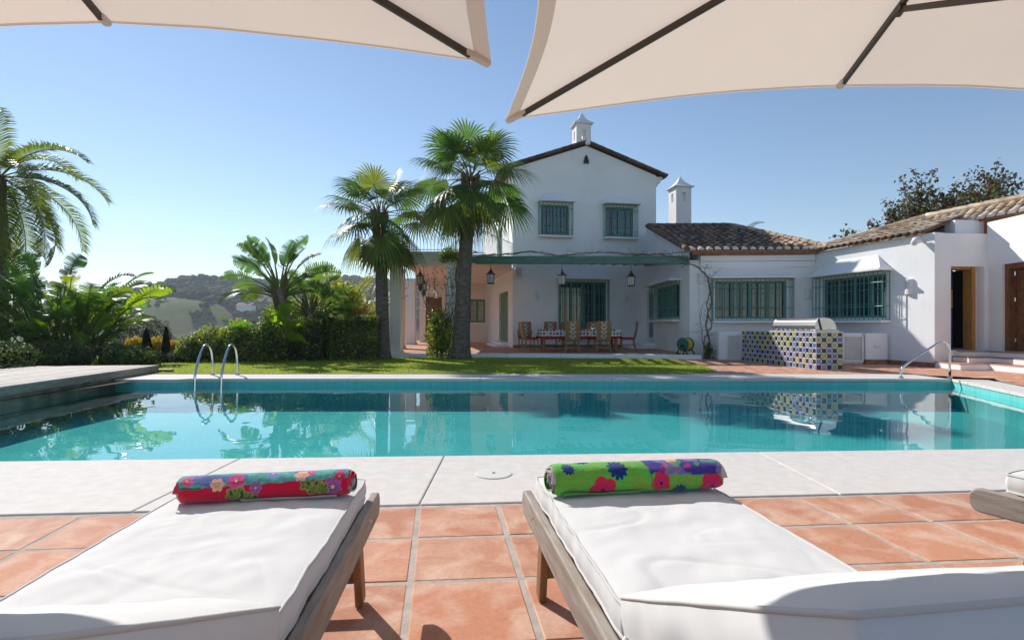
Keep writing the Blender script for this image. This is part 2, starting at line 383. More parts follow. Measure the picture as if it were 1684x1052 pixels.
# coping slabs: near side, far side, right side (stone sheets with a projecting lip)
def slab_ring():
    mb = MB()
    def slab(poly, z0=-.058, z1=.0): mb.prism(poly, z0, z1)
    # near strip, cut by joints
    n0, n1 = V(-6.62, 3.80), V(6.35, 4.47); t0, t1 = V(-6.9, 2.60), V(7.4, 3.56)
    def nb(x): return n0.y + (x - n0.x) * (n1.y - n0.y) / (n1.x - n0.x)
    def tb(x): return 2.835 + (x + 2.72) * (.42 / 5.6)
    js = [-8.2, -6.62, -4.4, -2.05, -.52, 1.95, 4.3, 6.35, 8.5]
    for a, b in zip(js, js[1:]):
        ka = .13 * (1 if a > -3 else 1)
        g = .004
        slab([(a + g - (.0 if a > -.6 else .0), tb(a)), (b - g, tb(b)), (b - g + .0, nb(b)), (a + g, nb(a))])
    return mb
mb = slab_ring()
struct(mb.build('near_coping', M['coping'], bevel=.007))
mb = MB()
js = [-7.9, -5.75, -3.1, -.6, 1.9, 4.4, 6.6, 8.20]
def farin(x): return 9.93 if x < -6.22 else (10.08 if x > -6.05 else lerp(9.93, 10.08, (x + 6.22) / .17))
for a, b in zip(js, js[1:]):
    g = .003
    poly = [(a + g, farin(a))]
    for xb in (-6.22, -6.05):
        if a < xb < b: poly.append((xb, farin(xb)))
    poly += [(b - g, farin(b) - (.1 if b > 8.1 else 0)), (b - g, 11.0), (a + g, 11.0)]
    mb.prism(poly, -.058, .0)
struct(mb.build('far_coping', M['coping'], bevel=.006))
mb = MB()
dv = (PF - PR).normalized(); nv = V(dv.y, -dv.x)
L = (PF - PR).length
for a, b in ((-1.2, .9), (.906, 2.4), (2.406, 3.9), (3.906, 5.2), (5.206, L)):
    p = [PR + dv * a, PR + dv * a + nv * .55, PR + dv * b + nv * .55, PR + dv * b]
    mb.prism([(q.x, q.y) for q in p], -.05, .003)
struct(mb.build('side_coping', M['coping'], bevel=.006))

# pool basin and water
ZB = -.53
mb = MB()
mb.face(*[V(x, y, ZB) for x, y in pool])
n = len(pool)
for i in range(n):
    (x0, y0), (x1, y1) = pool[i], pool[(i + 1) % n]
    mb.face(V(x1, y1, ZB), V(x0, y0, ZB), V(x0, y0, -.056), V(x1, y1, -.056))
pm, nt_, ns, ln = new_mat('pool_basin_tile')
out = N(ns, 'ShaderNodeOutputMaterial'); p = N(ns, 'ShaderNodeBsdfPrincipled'); p.inputs['Roughness'].default_value = .95; p.inputs['Specular IOR Level'].default_value = .05
tc = N(ns, 'ShaderNodeTexCoord'); br = N(ns, 'ShaderNodeTexBrick'); br.offset = 0; br.inputs['Scale'].default_value = 1
br.inputs['Color1'].default_value = (.125, .50, .485, 1); br.inputs['Color2'].default_value = (.145, .56, .545, 1); br.inputs['Mortar'].default_value = (.22, .56, .55, 1)
br.inputs['Mortar Size'].default_value = .004; br.inputs['Brick Width'].default_value = .05; br.inputs['Row Height'].default_value = .05
ln.new(tc.outputs['Object'], br.inputs['Vector'])
n1 = N(ns, 'ShaderNodeTexNoise'); n1.inputs['Scale'].default_value = 2.2; n1.inputs['Detail'].default_value = 4; ln.new(tc.outputs['Object'], n1.inputs['Vector'])
mr = N(ns, 'ShaderNodeMapRange'); mr.inputs['To Min'].default_value = .86; mr.inputs['To Max'].default_value = 1.14; ln.new(n1.outputs['Fac'], mr.inputs['Value'])
hs = N(ns, 'ShaderNodeHueSaturation'); ln.new(mr.outputs[0], hs.inputs['Value']); ln.new(br.outputs['Color'], hs.inputs['Color'])
ln.new(hs.outputs[0], p.inputs['Base Color']); ln.new(p.outputs[0], out.inputs['Surface'])
M['basin'] = pm
struct(mb.build('pool_basin', M['basin']))
mb = MB(); cxp = sum(x for x, y in pool) / n; cyp = sum(y for x, y in pool) / n
mb.face(*[V(x, y, ZW) for x, y in pool])
struct(mb.build('pool_water', M['water']))

# terracotta patio in front: tiles laid as raised pieces over grout
ang = R(4.6); ux, uy = V(math.cos(ang), math.sin(ang)), V(-.135, .991)
o0 = on_z(688.5, 831.8)
def tile_field(name, o, ux, uy, i0, i1, j0, j1, pu, pv, gap, test, z, M1, thick=.004):
    mb = MB(); r = random.Random(5)
    for i in range(i0, i1):
        for j in range(j0, j1):
            a = Vector((o.x, o.y)) + ux.xy * (i * pu) + uy.xy * (j * pv)
            c = a + ux.xy * pu / 2 + uy.xy * pv / 2
            if not test(c.x, c.y): continue
            g = gap / 2; t = r.random(); v = r.uniform(.88, 1.1)
            colr = (lerp(.47, .57, t) * v, lerp(.20, .275, t) * v, lerp(.115, .17, t) * v)
            e = .006
            def q(g_, zz): return [V(*(a + ux.xy * su + uy.xy * sv), zz) for su, sv in ((g_, g_), (pu - g_, g_), (pu - g_, pv - g_), (g_, pv - g_))]
            jz = r.uniform(-.0012, .0012)
            A, B = q(g, z), q(g + e, z + thick + jz)
            mb.face(*B, c=colr)
            for k in range(4): mb.face(A[k], A[(k + 1) % 4], B[(k + 1) % 4], B[k], c=colr)
    return mb
PU = .437
def front(x, y): return y < 2.835 + (x + 2.72) * .075 + .12 and abs(x) < 8.4 and y > -4
tf = tile_field('x', o0, ux, -uy, -24, 24, 0, 22, PU, PU * 1.0, .022, lambda x, y: abs(x) < 8.4 and y > -5.5, -.010, M['terracotta'])
# the row beside the coping is trimmed where the coping slab covers it
struct(tf.build('front_patio', M['terracotta']))
mb = MB(); mb.face(V(-8.6, -6, -.009), V(8.6, -6, -.009), V(8.6, 3.75, -.009), V(-8.6, 2.55, -.009)); 
struct(mb.build('front_patio_joints', M['tilegrout']))

# terracotta paving by the right wing
rp = [(3.62, 11.0), (8.3, 11.0), (9.2, 10.2), (8.85, 9.6), (7.5, 5.6), (6.9, 3.4), (14, 3.4), (14, 17), (4.72, 17), (4.72, 13.0), (4.47, 11.6)]
mb = MB(); mb.prism(rp, -.02, -.006); struct(mb.build('wing_paving_joints', M['tilegrout']))
tf = tile_field('x', V(3, 4, 0), V(.97, -.24, 0), V(.24, .97, 0), -4, 42, 0, 46, .30, .30, .014, lambda x, y: inpoly(x, y, rp), -.006, M['terracotta'])
struct(tf.build('wing_paving', M['terracotta']))

# raised terrace
ZT = .12
FT = [(-4.35, 16.85), (-1.0, 16.75), (1.5, 16.5), (5.62, 15.85)]
tp = FT + [(5.9, 17), (5.9, 30), (-6.2, 31), (-6.0, 17.3)]
mb = MB(); mb.prism(tp, -.02, ZT - .008); struct(mb.build('terrace_base', M['tilegrout']))
tf = tile_field('x', V(-7, 15, 0), V(.985, .174, 0), V(-.174, .985, 0), -2, 46, -8, 56, .30, .30, .012, lambda x, y: inpoly(x, y + .05, tp) and inpoly(x - .1, y - .32, tp), ZT - .008, M['terracotta'])
struct(tf.build('terrace_tiles', M['terracotta']))
mb = MB()
for (x0, y0), (x1, y1) in zip(FT, FT[1:]):
    m_ = max(1, round((x1 - x0) / .8))
    for k in range(m_):
        a, b = k / m_, (k + 1) / m_
        A, B = V(lerp(x0, x1, a) + .004, lerp(y0, y1, a), 0), V(lerp(x0, x1, b) - .004, lerp(y0, y1, b), 0)
        mb.prism([(A.x, A.y - .03), (B.x, B.y - .03), (B.x, B.y + .28), (A.x, A.y + .28)], -.02, ZT + .003)
struct(mb.build('terrace_kerb', M['stucco'], bevel=.008))

# ---------------------------------------------------------------- air between here and the hills
hz_ = MB(); hz_.box(-860, -860, -75, 860, 860, 78); hm, nt_, ns, ln = new_mat('valley_haze')
out = N(ns, 'ShaderNodeOutputMaterial'); pv_ = N(ns, 'ShaderNodeVolumePrincipled'); pv_.inputs['Color'].default_value = (.80, .88, 1.0, 1); pv_.inputs['Density'].default_value = .00042; pv_.inputs['Anisotropy'].default_value = .2
ln.new(pv_.outputs[0], out.inputs['Volume'])
tag(hz_.build('haze', hm), 'thin bluish haze over the valley and hills', 'haze', kind='stuff')

# ================================================================ THE HOUSE
class Wall:
    def __init__(s, p0, p1):
        s.o = V(p0[0], p0[1], 0); d = V(p1[0] - p0[0], p1[1] - p0[1], 0); s.L = d.length; s.u = d.normalized(); s.n = V(s.u.y, -s.u.x, 0)
    def p(s, u, z, v=0.0): return s.o + s.u * u + s.n * v + V(0, 0, z)
    def T(s, q): return s.p(q.x, q.z, q.y)
    def hit(s, px, py):
        k = (px - CX) / F; t = (k * s.o.y - s.o.x) / (s.u.x - k * s.u.y); d = s.o.y + s.u.y * t
        return t, H + (HY - py) / F * d
    def box(s, mb, u0, v0, z0, u1, v1, z1, c=None): mb.box(u0, v0, z0, u1, v1, z1, T=s.T, c=c)
def wall_mesh(mb, W, u0, u1, z0, z1, holes=(), th=.3, rev=None, zfn=None):
    us = sorted({u0, u1, *[h[0] for h in holes], *[h[1] for h in holes]}); zs = sorted({z0, z1, *[h[2] for h in holes], *[h[3] for h in holes]})
    for a, b in zip(us, us[1:]):
        for c, d in zip(zs, zs[1:]):
            if any(h[0] <= a and b <= h[1] and h[2] <= c and d <= h[3] for h in holes): continue
            mb.face(W.p(a, c), W.p(b, c), W.p(b, d), W.p(a, d))
            mb.face(W.p(b, c, -th), W.p(a, c, -th), W.p(a, d, -th), W.p(b, d, -th))
    for a, b, c, d in holes:
        mb.face(W.p(a, c), W.p(a, d), W.p(a, d, -th), W.p(a, c, -th)); mb.face(W.p(b, d), W.p(b, c), W.p(b, c, -th), W.p(b, d, -th))
        mb.face(W.p(a, d), W.p(b, d), W.p(b, d, -th), W.p(a, d, -th)); mb.face(W.p(b, c), W.p(a, c), W.p(a, c, -th), W.p(b, c, -th))
    mb.face(W.p(u0, z1), W.p(u1, z1), W.p(u1, z1, -th), W.p(u0, z1, -th))
    mb.face(W.p(u0, z0), W.p(u0, z1), W.p(u0, z1, -th), W.p(u0, z0, -th)); mb.face(W.p(u1, z1), W.p(u1, z0), W.p(u1, z0, -th), W.p(u1, z1, -th))

def window(par, W, u0, u1, z0, z1, cols=2, rows=3, cage=.17, bars=8, sidebars=2, hood=True, sill=True, fr=.065, inset=.12, hoodh=.34, hoodout=.36, hoodside=.16, label=None, curtain=False, levels=(.18, .82), gpad=.06, gmat=None):
    m = MB(); w = u1 - u0
    W.box(m, u0, -inset - .03, z0, u0 + fr, -inset + .03, z1); W.box(m, u1 - fr, -inset - .03, z0, u1, -inset + .03, z1)
    W.box(m, u0 + fr, -inset - .028, z0, u1 - fr, -inset + .028, z0 + fr); W.box(m, u0 + fr, -inset - .028, z1 - fr, u1 - fr, -inset + .028, z1)
    for i in range(1, cols):
        x = u0 + w * i / cols; W.box(m, x - fr * .7, -inset - .026, z0 + fr, x + fr * .7, -inset + .026, z1 - fr)
    for i in range(cols):
        a, b = u0 + w * i / cols + fr, u0 + w * (i + 1) / cols - fr
        mid = (a + b) / 2; W.box(m, mid - .009, -inset - .012, z0 + fr, mid + .009, -inset + .012, z1 - fr)
        for j in range(1, rows):
            z = z0 + (z1 - z0) * j / rows; W.box(m, a - .0, -inset - .010, z - .008, b, -inset + .010, z + .008)
    o = m.build('window', M['green'], par)
    if label: o['label'] = label
    m = MB(); W.box(m, u0 + .01, -inset - .045, z0 + .01, u1 - .01, -inset - .034, z1 - .01); m.build('pane', M['glass'], o)
    if curtain:
        m = MB()
        def cf(a, b): return W.p(lerp(u0 + .1, u0 + w * curtain, a), lerp(z0 + .05, z1 - .05, b), -inset - .033 + .012 * math.sin(a * 40) * 0)
        m.grid(cf, 8, 2); m.build('curtain', M['curtain'], o)
    if cage is not None:
        g = MB(); a0, a1, b0, b1 = u0 - gpad, u1 + gpad, z0 - .05, z1 + .05; r = .0095
        for i in range(bars + 1):
            x = lerp(a0, a1, i / bars); g.tube([W.p(x, b0, cage), W.p(x, b1, cage)], r if 0 < i < bars else r * 1.4, 6)
        for sx in (a0, a1):
            for i in range(sidebars):
                v = cage * (i + .15) / sidebars; g.tube([W.p(sx, b0, v), W.p(sx, b1, v)], r, 6)
        for t in (0, *levels, 1):
            z = lerp(b0, b1, t)
            g.tube([W.p(a0, z, -.01), W.p(a0, z, cage), W.p(a1, z, cage), W.p(a1, z, -.01)], r * 1.1, 6)
        g.build('grille', gmat or M['grille'], o)
    if hood:
        m = MB(); zb = z1 + .07; a, b = u0 - hoodside, u1 + hoodside; ins = hoodside + min(.42, w * .12); out = hoodout
        n = 6; prof = [(0, 1)]
        for i in range(n + 1):
            t = i / n                                   # concave sweep from wall to lip
            v = out * t; zz = zb + .05 + hoodh * (1 - t) ** 1.55; k = ins * (1 - t) ** 1.25
            prof.append((v, zz, a + k, b - k))
        prof = prof[1:]
        for (v0, za, a0, b0), (v1, zc, a1, b1) in zip(prof, prof[1:]):
            m.face(W.p(a1, zc, v1), W.p(b1, zc, v1), W.p(b0, za, v0), W.p(a0, za, v0))
        # hipped ends
        for sgn, idx in ((1, 2), (-1, 3)):
            lip = prof[-1][idx]
            for p, q in zip(prof, prof[1:]):
                tri = [W.p(p[idx], p[1], p[0]), W.p(q[idx], q[1], q[0]), W.p(lerp(lip, q[idx], 1.0), q[1], 0), W.p(p[idx], p[1], 0)]
                m.face(*(tri if sgn > 0 else tri[::-1]))
        W.box(m, a - .012, 0, zb, b + .012, out + .012, zb + .052)
        m.build('hood', M['stucco'], o)
    if sill:
        m = MB(); W.box(m, u0 - .12, 0, z0 - .13, u1 + .12, (cage or .05) + .06, z0 - .062); m.build('sill', M['stucco'], o, bevel=.008)
    return o

def barrel_roof(mb, E0, E1, G, tmin, tmax, pitch=.24, course=.36, amp=.075, seed=1, lift=.018, palette=None):
    """E0-E1: eave line, G: unit slope direction, tmin/tmax(s): run limits for a column standing s metres along the eave"""
    r = random.Random(seed); E0, E1 = Vector(E0), Vector(E1); e = (E1 - E0).normalized(); L = (E1 - E0).length; G = Vector(G).normalized()
    nrm = e.cross(G).normalized()
    if nrm.z < 0: nrm = -nrm
    pal = palette or [(.30, .19, .125), (.36, .25, .17), (.22, .14, .10), (.42, .31, .215), (.16, .12, .10), (.34, .2, .12)]
    n = max(1, int(L / pitch)); arcs = [math.pi * k / 5 for k in range(6)]
    for i in range(n):
        s = (i + .5) * L / n; a, b = tmin(s), tmax(s)
        if b - a < .08: continue
        m_ = max(1, round((b - a) / course)); cw = pitch * .36
        for j in range(m_):
            t0, t1 = lerp(a, b, j / m_) - .03, lerp(a, b, (j + 1) / m_); c = r.choice(pal); f = r.uniform(.8, 1.2); c = tuple(x * f for x in c)
            P0, P1 = E0 + e * s + G * t0, E0 + e * s + G * t1; dx = r.gauss(0, .006)
            vs = []
            for P, lf, sc_ in ((P0, lift, 1.0), (P1, 0, .86)):
                for q in arcs: vs.append(P + e * (math.cos(q) * cw * sc_ + dx) + nrm * (math.sin(q) * amp * sc_ + lf))
            mb.add(vs, [(k, k + 1, k + 7, k + 6) for k in range(5)], c)
            # trough tile between two barrels
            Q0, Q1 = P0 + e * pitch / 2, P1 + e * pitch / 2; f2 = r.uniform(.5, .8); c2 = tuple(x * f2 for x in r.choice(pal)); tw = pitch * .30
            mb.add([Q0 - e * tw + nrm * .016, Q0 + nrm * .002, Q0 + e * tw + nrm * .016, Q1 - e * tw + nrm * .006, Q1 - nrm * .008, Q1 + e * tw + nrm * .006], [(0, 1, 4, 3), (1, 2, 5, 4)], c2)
    return nrm
def mortar_ends(mb, E0, E1, G, pitch=.24, amp=.085, seed=1, every=1):
    r = random.Random(seed); E0, E1 = Vector(E0), Vector(E1); e = (E1 - E0).normalized(); L = (E1 - E0).length; G = Vector(G).normalized()
    nrm = e.cross(G).normalized()
    if nrm.z < 0: nrm = -nrm
    n = max(1, int(L / pitch))
    for i in range(0, n, every):
        s = (i + .5) * L / n; P = E0 + e * s - G * .045; cw = pitch * .36
        pts = [P + e * math.cos(q) * cw + nrm * (math.sin(q) * amp + .004) for q in [math.pi * k / 8 for k in range(9)]]
        mb.extr(pts, G * .06)
def hip_caps(mb, A, B, r0=.085, step=.36, seed=3, cols=None):
    r = random.Random(seed); A, B = Vector(A), Vector(B); d = B - A; n = max(2, round(d.length / step)); cols = cols or [(.44, .31, .21), (.5, .37, .26), (.36, .24, .16)]
    for i in range(n):
        p, q = A + d * (i / n) - d.normalized() * .03, A + d * ((i + 1) / n)
        f_ = r.uniform(.85, 1.15); mb.tube([p, q], [r0 * 1.12, r0 * .9], 8, True, tuple(x * f_ for x in r.choice(cols)))

villa = thing('white_villa', (3.0, 21.7, 0), 'white two storey villa with tiled roofs, green window grilles and low wings', 'house')
TH = R(10); MU = V(math.cos(TH), math.sin(TH), 0); MBK = V(-math.sin(TH), math.cos(TH), 0)
Q = V(5.49, 22.15, 0)
ML, MR = Q - MU * 5.55, Q + MU * .506
MAIN = Wall(ML, MR); W6 = MAIN.L
ZE = 7.22; ZA = ZE + .352 * W6 / 2
def px_rect(W, x0, y0, x1, y1):
    a, t = W.hit(x0, (y0 + y1) / 2)[0], None
    b = W.hit(x1, (y0 + y1) / 2)[0]; m_ = (x0 + x1) / 2
    return a, b, W.hit(m_, y1)[1], W.hit(m_, y0)[1]
w1 = px_rect(MAIN, 889, 337, 936, 386); w2 = px_rect(MAIN, 996, 341, 1042, 389); wd = px_rect(MAIN, 921, 463, 997, 552)
wd = (wd[0], wd[1], .42, wd[3])
mb = MB(); wall_mesh(mb, MAIN, 0, W6, 0, ZE, [w1, w2, wd])
mb.face(MAIN.p(0, ZE), MAIN.p(W6, ZE), MAIN.p(W6 / 2, ZA)); mb.face(MAIN.p(W6, ZE, -.3), MAIN.p(0, ZE, -.3), MAIN.p(W6 / 2, ZA, -.3))
DEP = 9.5
SL = Wall(ML + MBK * DEP, ML); SR = Wall(MR, MR + MBK * DEP)
# left flank: arched door on the ground floor, balcony door above
sd0, sd1 = SL.hit(812, 500)[0], SL.hit(834, 500)[0]
doorL = (DEP - 3.6, DEP - 1.1, .30, 2.45)
doorU = (DEP - 4.2, DEP - 2.6, 3.32, 5.5)
wall_mesh(mb, SL, .0, DEP - .302, 0, ZE, [doorL, doorU]); wall_mesh(mb, SR, .302, DEP, 0, ZE)
BK = Wall(MR + MBK * DEP, ML + MBK * DEP); wall_mesh(mb, BK, .302, W6 - .302, 0, ZE)
mb.face(BK.p(0, ZE), BK.p(W6, ZE), BK.p(W6 / 2, ZA))
mb.build('main_wall', M['stucco'], villa)
m = MB(); MAIN.box(m, .02, .002, .10, W6 - .5, .016, .22); m.build('skirting', M['brickedge'], villa)
window(villa, MAIN, *w1, cols=2, rows=3, bars=9, hoodh=.36, hoodout=.42, cage=.24, gpad=.09); window(villa, MAIN, *w2, cols=2, rows=3, bars=9, hoodh=.36, hoodout=.42, cage=.24, gpad=.09)
window(villa, MAIN, *wd, cols=4, rows=5, bars=14, sill=False, hoodh=.40, hoodout=.42)
window(villa, SL, doorU[0], doorU[1], doorU[2], doorU[3], cols=2, rows=4, cage=None, hood=False, sill=False)
# arched green double door
m = MB(); n_ = 12; a0, a1, z0, z1 = doorL; lv = -.10
half = (a1 - a0) / 2
for k in range(n_):
    x0_, x1_ = lerp(a0, a1, k / n_), lerp(a0, a1, (k + 1) / n_)
    SL.box(m, x0_ + .006, lv - .025, z0, x1_ - .006, lv + .02 + (.006 if k % 2 else 0), z1 - .02)
for zz in (.5, 1.3, 2.1): SL.box(m, a0 + .03, lv + .02, zz, a1 - .03, lv + .045, zz + .10)
dr = m.build('green_door', M['dooring'], villa)
m = MB(); SL.box(m, a0 - .18, 0, 0, a1 + .18, .55, .20); SL.box(m, a0 - .05, 0, .20, a1 + .05, .3, .297); m.build('door_step', M['stucco'], villa, bevel=.01)

# gable roof slabs and tiles
ov, vg = .42, .13
rs = MB(); rt = MB()
RF, RB = MAIN.p(W6 / 2, ZA + .06, vg), MAIN.p(W6 / 2, ZA + .06, -DEP - .2)
for sgn in (-1, 1):
    ue = -ov if sgn < 0 else W6 + ov; ze = ZA + .06 - .352 * (W6 / 2 + ov)
    EF, EB = MAIN.p(ue, ze, vg), MAIN.p(ue, ze, -DEP - .2)
    rs.extr([EF, RF, RB, EB], V(0, 0, .03))
    up = V(0, 0, .055)
    G_ = (RF - EF); run = G_.length
    barrel_roof(rt, EF + up, EB + up, G_, lambda s: 0, lambda s, run=run: run, seed=4 + sgn)
    hip_caps(rt, EF + V(0, 0, .09) - MBK * .02, RF + V(0, 0, .09) - MBK * .02, .052, seed=8 + sgn, cols=[(.16, .11, .09), (.22, .14, .10), (.12, .09, .08)])
rs.build('gable_roof_edge', M['darkclay'], villa)
hip_caps(rt, RF + V(0, 0, .11), RB + V(0, 0, .11), .10, seed=2)
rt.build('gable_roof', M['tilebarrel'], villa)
m = MB()
for k in range(3): MAIN.box(m, W6 + .002, -2.5, ZE - .42 + .13 * k, W6 + .10 + .10 * k, -.02 - .004 * k, ZE - .30 + .13 * k)
m.build('cornice', M['stucco'], villa)
m = MB(); m.lathe([(.05, 0), (.12, .0), (.10, .12), (.04, .30), (.0, .34)], MAIN.p(W6 / 2, ZA - .72, .035), 10); m.build('gable_vent', M['iron'], villa)
m = MB(); m.lathe([(.10, 0), (.11, .10), (.06, .24), (.02, .30)], MAIN.p(W6 / 2 + .02, ZA - .0, vg + .03), 10); m.build('ridge_finial', M['stucco'], villa)

def chimney(c, half, z0, zt, slots=True, rot=TH):
    # shaft with four slender openings at the top, flared lip and a swept pyramid cap with a tip
    m = MB(); c = Vector(c); zo0, zo1 = zt - .62, zt - .22; sw = half * .28
    def T(q): return c + V(math.cos(rot) * q.x - math.sin(rot) * q.y, math.sin(rot) * q.x + math.cos(rot) * q.y, q.z)
    m.box(-half, -half, z0, half, half, zo0, T=T); m.box(-half, -half, zo1, half, half, zt, T=T)
    for sx in (-1, 1):
        for sy in (-1, 1):
            x0, x1 = sorted((sx * half, sx * sw)); y0, y1 = sorted((sy * half, sy * sw))
            m.box(x0, y0, zo0, x1, y1, zo1, T=T)
    o = m.build('chimney', M['stucco'], villa)
    m = MB(); q = math.sqrt(2)
    m.lathe([(half * q * 1.08, 0), (half * q * 1.30, .03), (half * q * 1.30, .06), (half * q * .88, .15), (half * q * .50, .29), (half * q * .2, .47), (.03, .54), (.03, .60), (.0, .66)], c + V(0, 0, zt), 4, sq=True, rot=rot)
    m.build('chimney_cap', M['stucco'], o)
chimney(MAIN.p(W6 / 2, 0, -.62), .31, ZA - .5, 9.28)
chimney(at(1118, 400, 24.6) * V(1, 1, 0).length * 0 + V((1118 - CX) / F * 24.6, 24.6, 0), .37, 3.0, 7.25)
# piece of lower gable behind, between house and chimney
m = MB(); BX = Wall(MR + MBK * 1.6, MR + MBK * 1.6 + MU * 4.2)
m.face(BX.p(0, 0), BX.p(4.2, 0), BX.p(4.2, 3.9), BX.p(0, 5.72)); m.face(BX.p(4.2, 0, -3), BX.p(0, 0, -3), BX.p(0, 5.72, -3), BX.p(4.2, 3.9, -3)); m.face(BX.p(4.2, 0), BX.p(4.2, 0, -3), BX.p(4.2, 3.9, -3), BX.p(4.2, 3.9))
m.build('rear_gable_wall', M['stucco'], villa)
m = MB(); m.extr([BX.p(-.0, 5.75, .1), BX.p(4.4, 3.84, .1), BX.p(4.4, 3.84, -3.1), BX.p(0, 5.75, -3.1)], V(0, 0, .10)); m.build('rear_gable_roof', M['brickedge'], villa)

# ---- flank of the dining wing and the wing itself
A0, A1, B1 = (5.49, 22.15), (5.51, 16.6), (9.22, 16.32)
FL = Wall(A0, A1); WG = Wall(A1, B1); RW = Wall(B1, (10.07, 12.75))
ZWG = 3.16
fd = (FL.hit(1063, 500)[0], FL.hit(1074.5, 500)[0], .32, 2.35)
fw_a, fw_b = FL.hit(1078, 500)[0], FL.hit(1117, 500)[0]
fw = (fw_a, fw_b, 1.26, 2.40)
mb = MB(); wall_mesh(mb, FL, .302, FL.L, 0, 3.02, [fd, fw])
mb.face(FL.p(0.302, 3.02), FL.p(FL.L, 3.02), FL.p(FL.L, 3.3), FL.p(.302, 4.95)); mb.face(FL.p(FL.L, 3.02, -.3), FL.p(.302, 3.02, -.3), FL.p(.302, 4.95, -.3), FL.p(FL.L, 3.3, -.3))
ww = px_rect(WG, 1176, 462, 1294, 524); wall_mesh(mb, WG, .302, WG.L, 0, ZWG, [ww])
rw_a, rw_b = RW.hit(1352, 490)[0], RW.hit(1458, 490)[0]; rw = (rw_a, rw_b, ww[2] + .0, ww[3] - .0)
rw = (rw_a, rw_b, RW.hit(1405, 523)[1], RW.hit(1405, 455)[1])
wall_mesh(mb, RW, .0, RW.L, 0, 3.22, [rw])
mb.build('wing_wall', M['stucco'], villa)
m = MB()
for k in range(2): WG.box(m, .31, 0.002, ZWG - .38 + .19 * k, WG.L - .002, .05 + .05 * k, ZWG - .38 + .185 * (k + 1))
m.build('cornice', M['stucco'], villa, bevel=.015)
wn = window(villa, WG, *ww, cols=4, rows=3, bars=17, hoodh=.34, hoodout=.34, levels=(.3, .8), cage=.2, gpad=.12)
window(villa, RW, *rw, cols=4, rows=3, bars=17, hoodh=.40, hoodout=.42, levels=(.28, .78), cage=.24, gpad=.10)
window(villa, FL, *fw, cols=4, rows=3, bars=20, hoodh=.34, hoodout=.42, cage=.22, levels=(.3, .75), hoodside=.3)
m = MB(); FL.box(m, fd[0], -.14, fd[2], fd[0] + .07, -.08, fd[3]); FL.box(m, fd[1] - .07, -.14, fd[2], fd[1], -.08, fd[3]); FL.box(m, fd[0] + .07, -.138, fd[3] - .07, fd[1] - .07, -.082, fd[3]); FL.box(m, fd[0] + .07, -.138, fd[2], fd[1] - .07, -.082, fd[2] + .2); FL.box(m, fd[0] + .07, -.138, 1.25, fd[1] - .07, -.082, 1.32)
o = m.build('glazed_door', M['trimwhite'], villa); m = MB(); FL.box(m, fd[0] + .05, -.12, fd[2] + .1, fd[1] - .05, -.10, fd[3] - .05); m.build('pane', M['glass'], o)
m = MB(); FL.box(m, fd[0] - .35, 0, 0, fd[1] + .5, .95, .20); FL.box(m, fd[0] - .1, 0, .2, fd[1] + .2, .45, .318); m.build('door_step', M['stucco'], villa, bevel=.01)
# wing roof: hipped on the right, verge on the left
ez = 3.30; E0_, E1_ = V(5.36, 16.28, ez), V(9.42, 16.02, ez); T0, T1 = V(5.25, 20.6, 4.78), V(8.35, 20.4, 4.76)
e_ = (E1_ - E0_).normalized(); G_ = (T0 - E0_); G_ = (G_ - e_ * G_.dot(e_)).normalized()
Lr = (T0 - E0_).length; Le = (E1_ - E0_).length
hipx = (T1 - E0_).dot(e_)
rt = MB(); nr_ = barrel_roof(rt, E0_, E1_, G_, lambda s: 0, lambda s: Lr if s < hipx else Lr * (Le - s) / (Le - hipx), seed=21)
hip_caps(rt, T0 + V(0, 0, .06), T1 + V(0, 0, .06), .09, seed=5, cols=[(.15, .11, .09), (.2, .13, .1)])
hip_caps(rt, E1_ + V(0, 0, .06), T1 + V(0, 0, .06), .09, seed=6, cols=[(.52, .40, .29), (.46, .33, .23), (.40, .28, .2)])
hip_caps(rt, E0_ + V(-.06, 0, .05), T0 + V(-.06, 0, .05), .08, seed=7, cols=[(.15, .11, .09), (.2, .13, .1)])
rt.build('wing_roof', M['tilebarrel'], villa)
m = MB(); m.extr([E0_ - V(0, 0, .05), E1_ - V(0, 0, .05), T1 - V(0, 0, .05), T0 - V(0, 0, .05)], V(0, 0, .035)); m.extr([E1_ - V(0, 0, .05), V(9.6, 20.5, ez - .05), T1 - V(0, 0, .05)], V(0, 0, .03)); m.extr([V(6.35, 20.6, 4.7), V(8.35, 20.4, 4.7), V(8.4, 24, 3.5), V(6.4, 24, 3.5)], V(0, 0, .05))
m.build('roof_boarding', M['brickedge'], villa)
m = MB(); mortar_ends(m, E0_, E1_, G_); m.build('tile_end_mortar', M['mortar'], villa)
m = MB(); WG.box(m, .05, .002, ZWG + .004, WG.L + .1, .20, ZWG + .09); m.build('eave_course', M['brickedge'], villa)
m = MB(); WG.box(m, .05, .002, ZWG + .094, WG.L + .1, .25, ZWG + .135); m.build('eave_band', M['stucco'], villa)

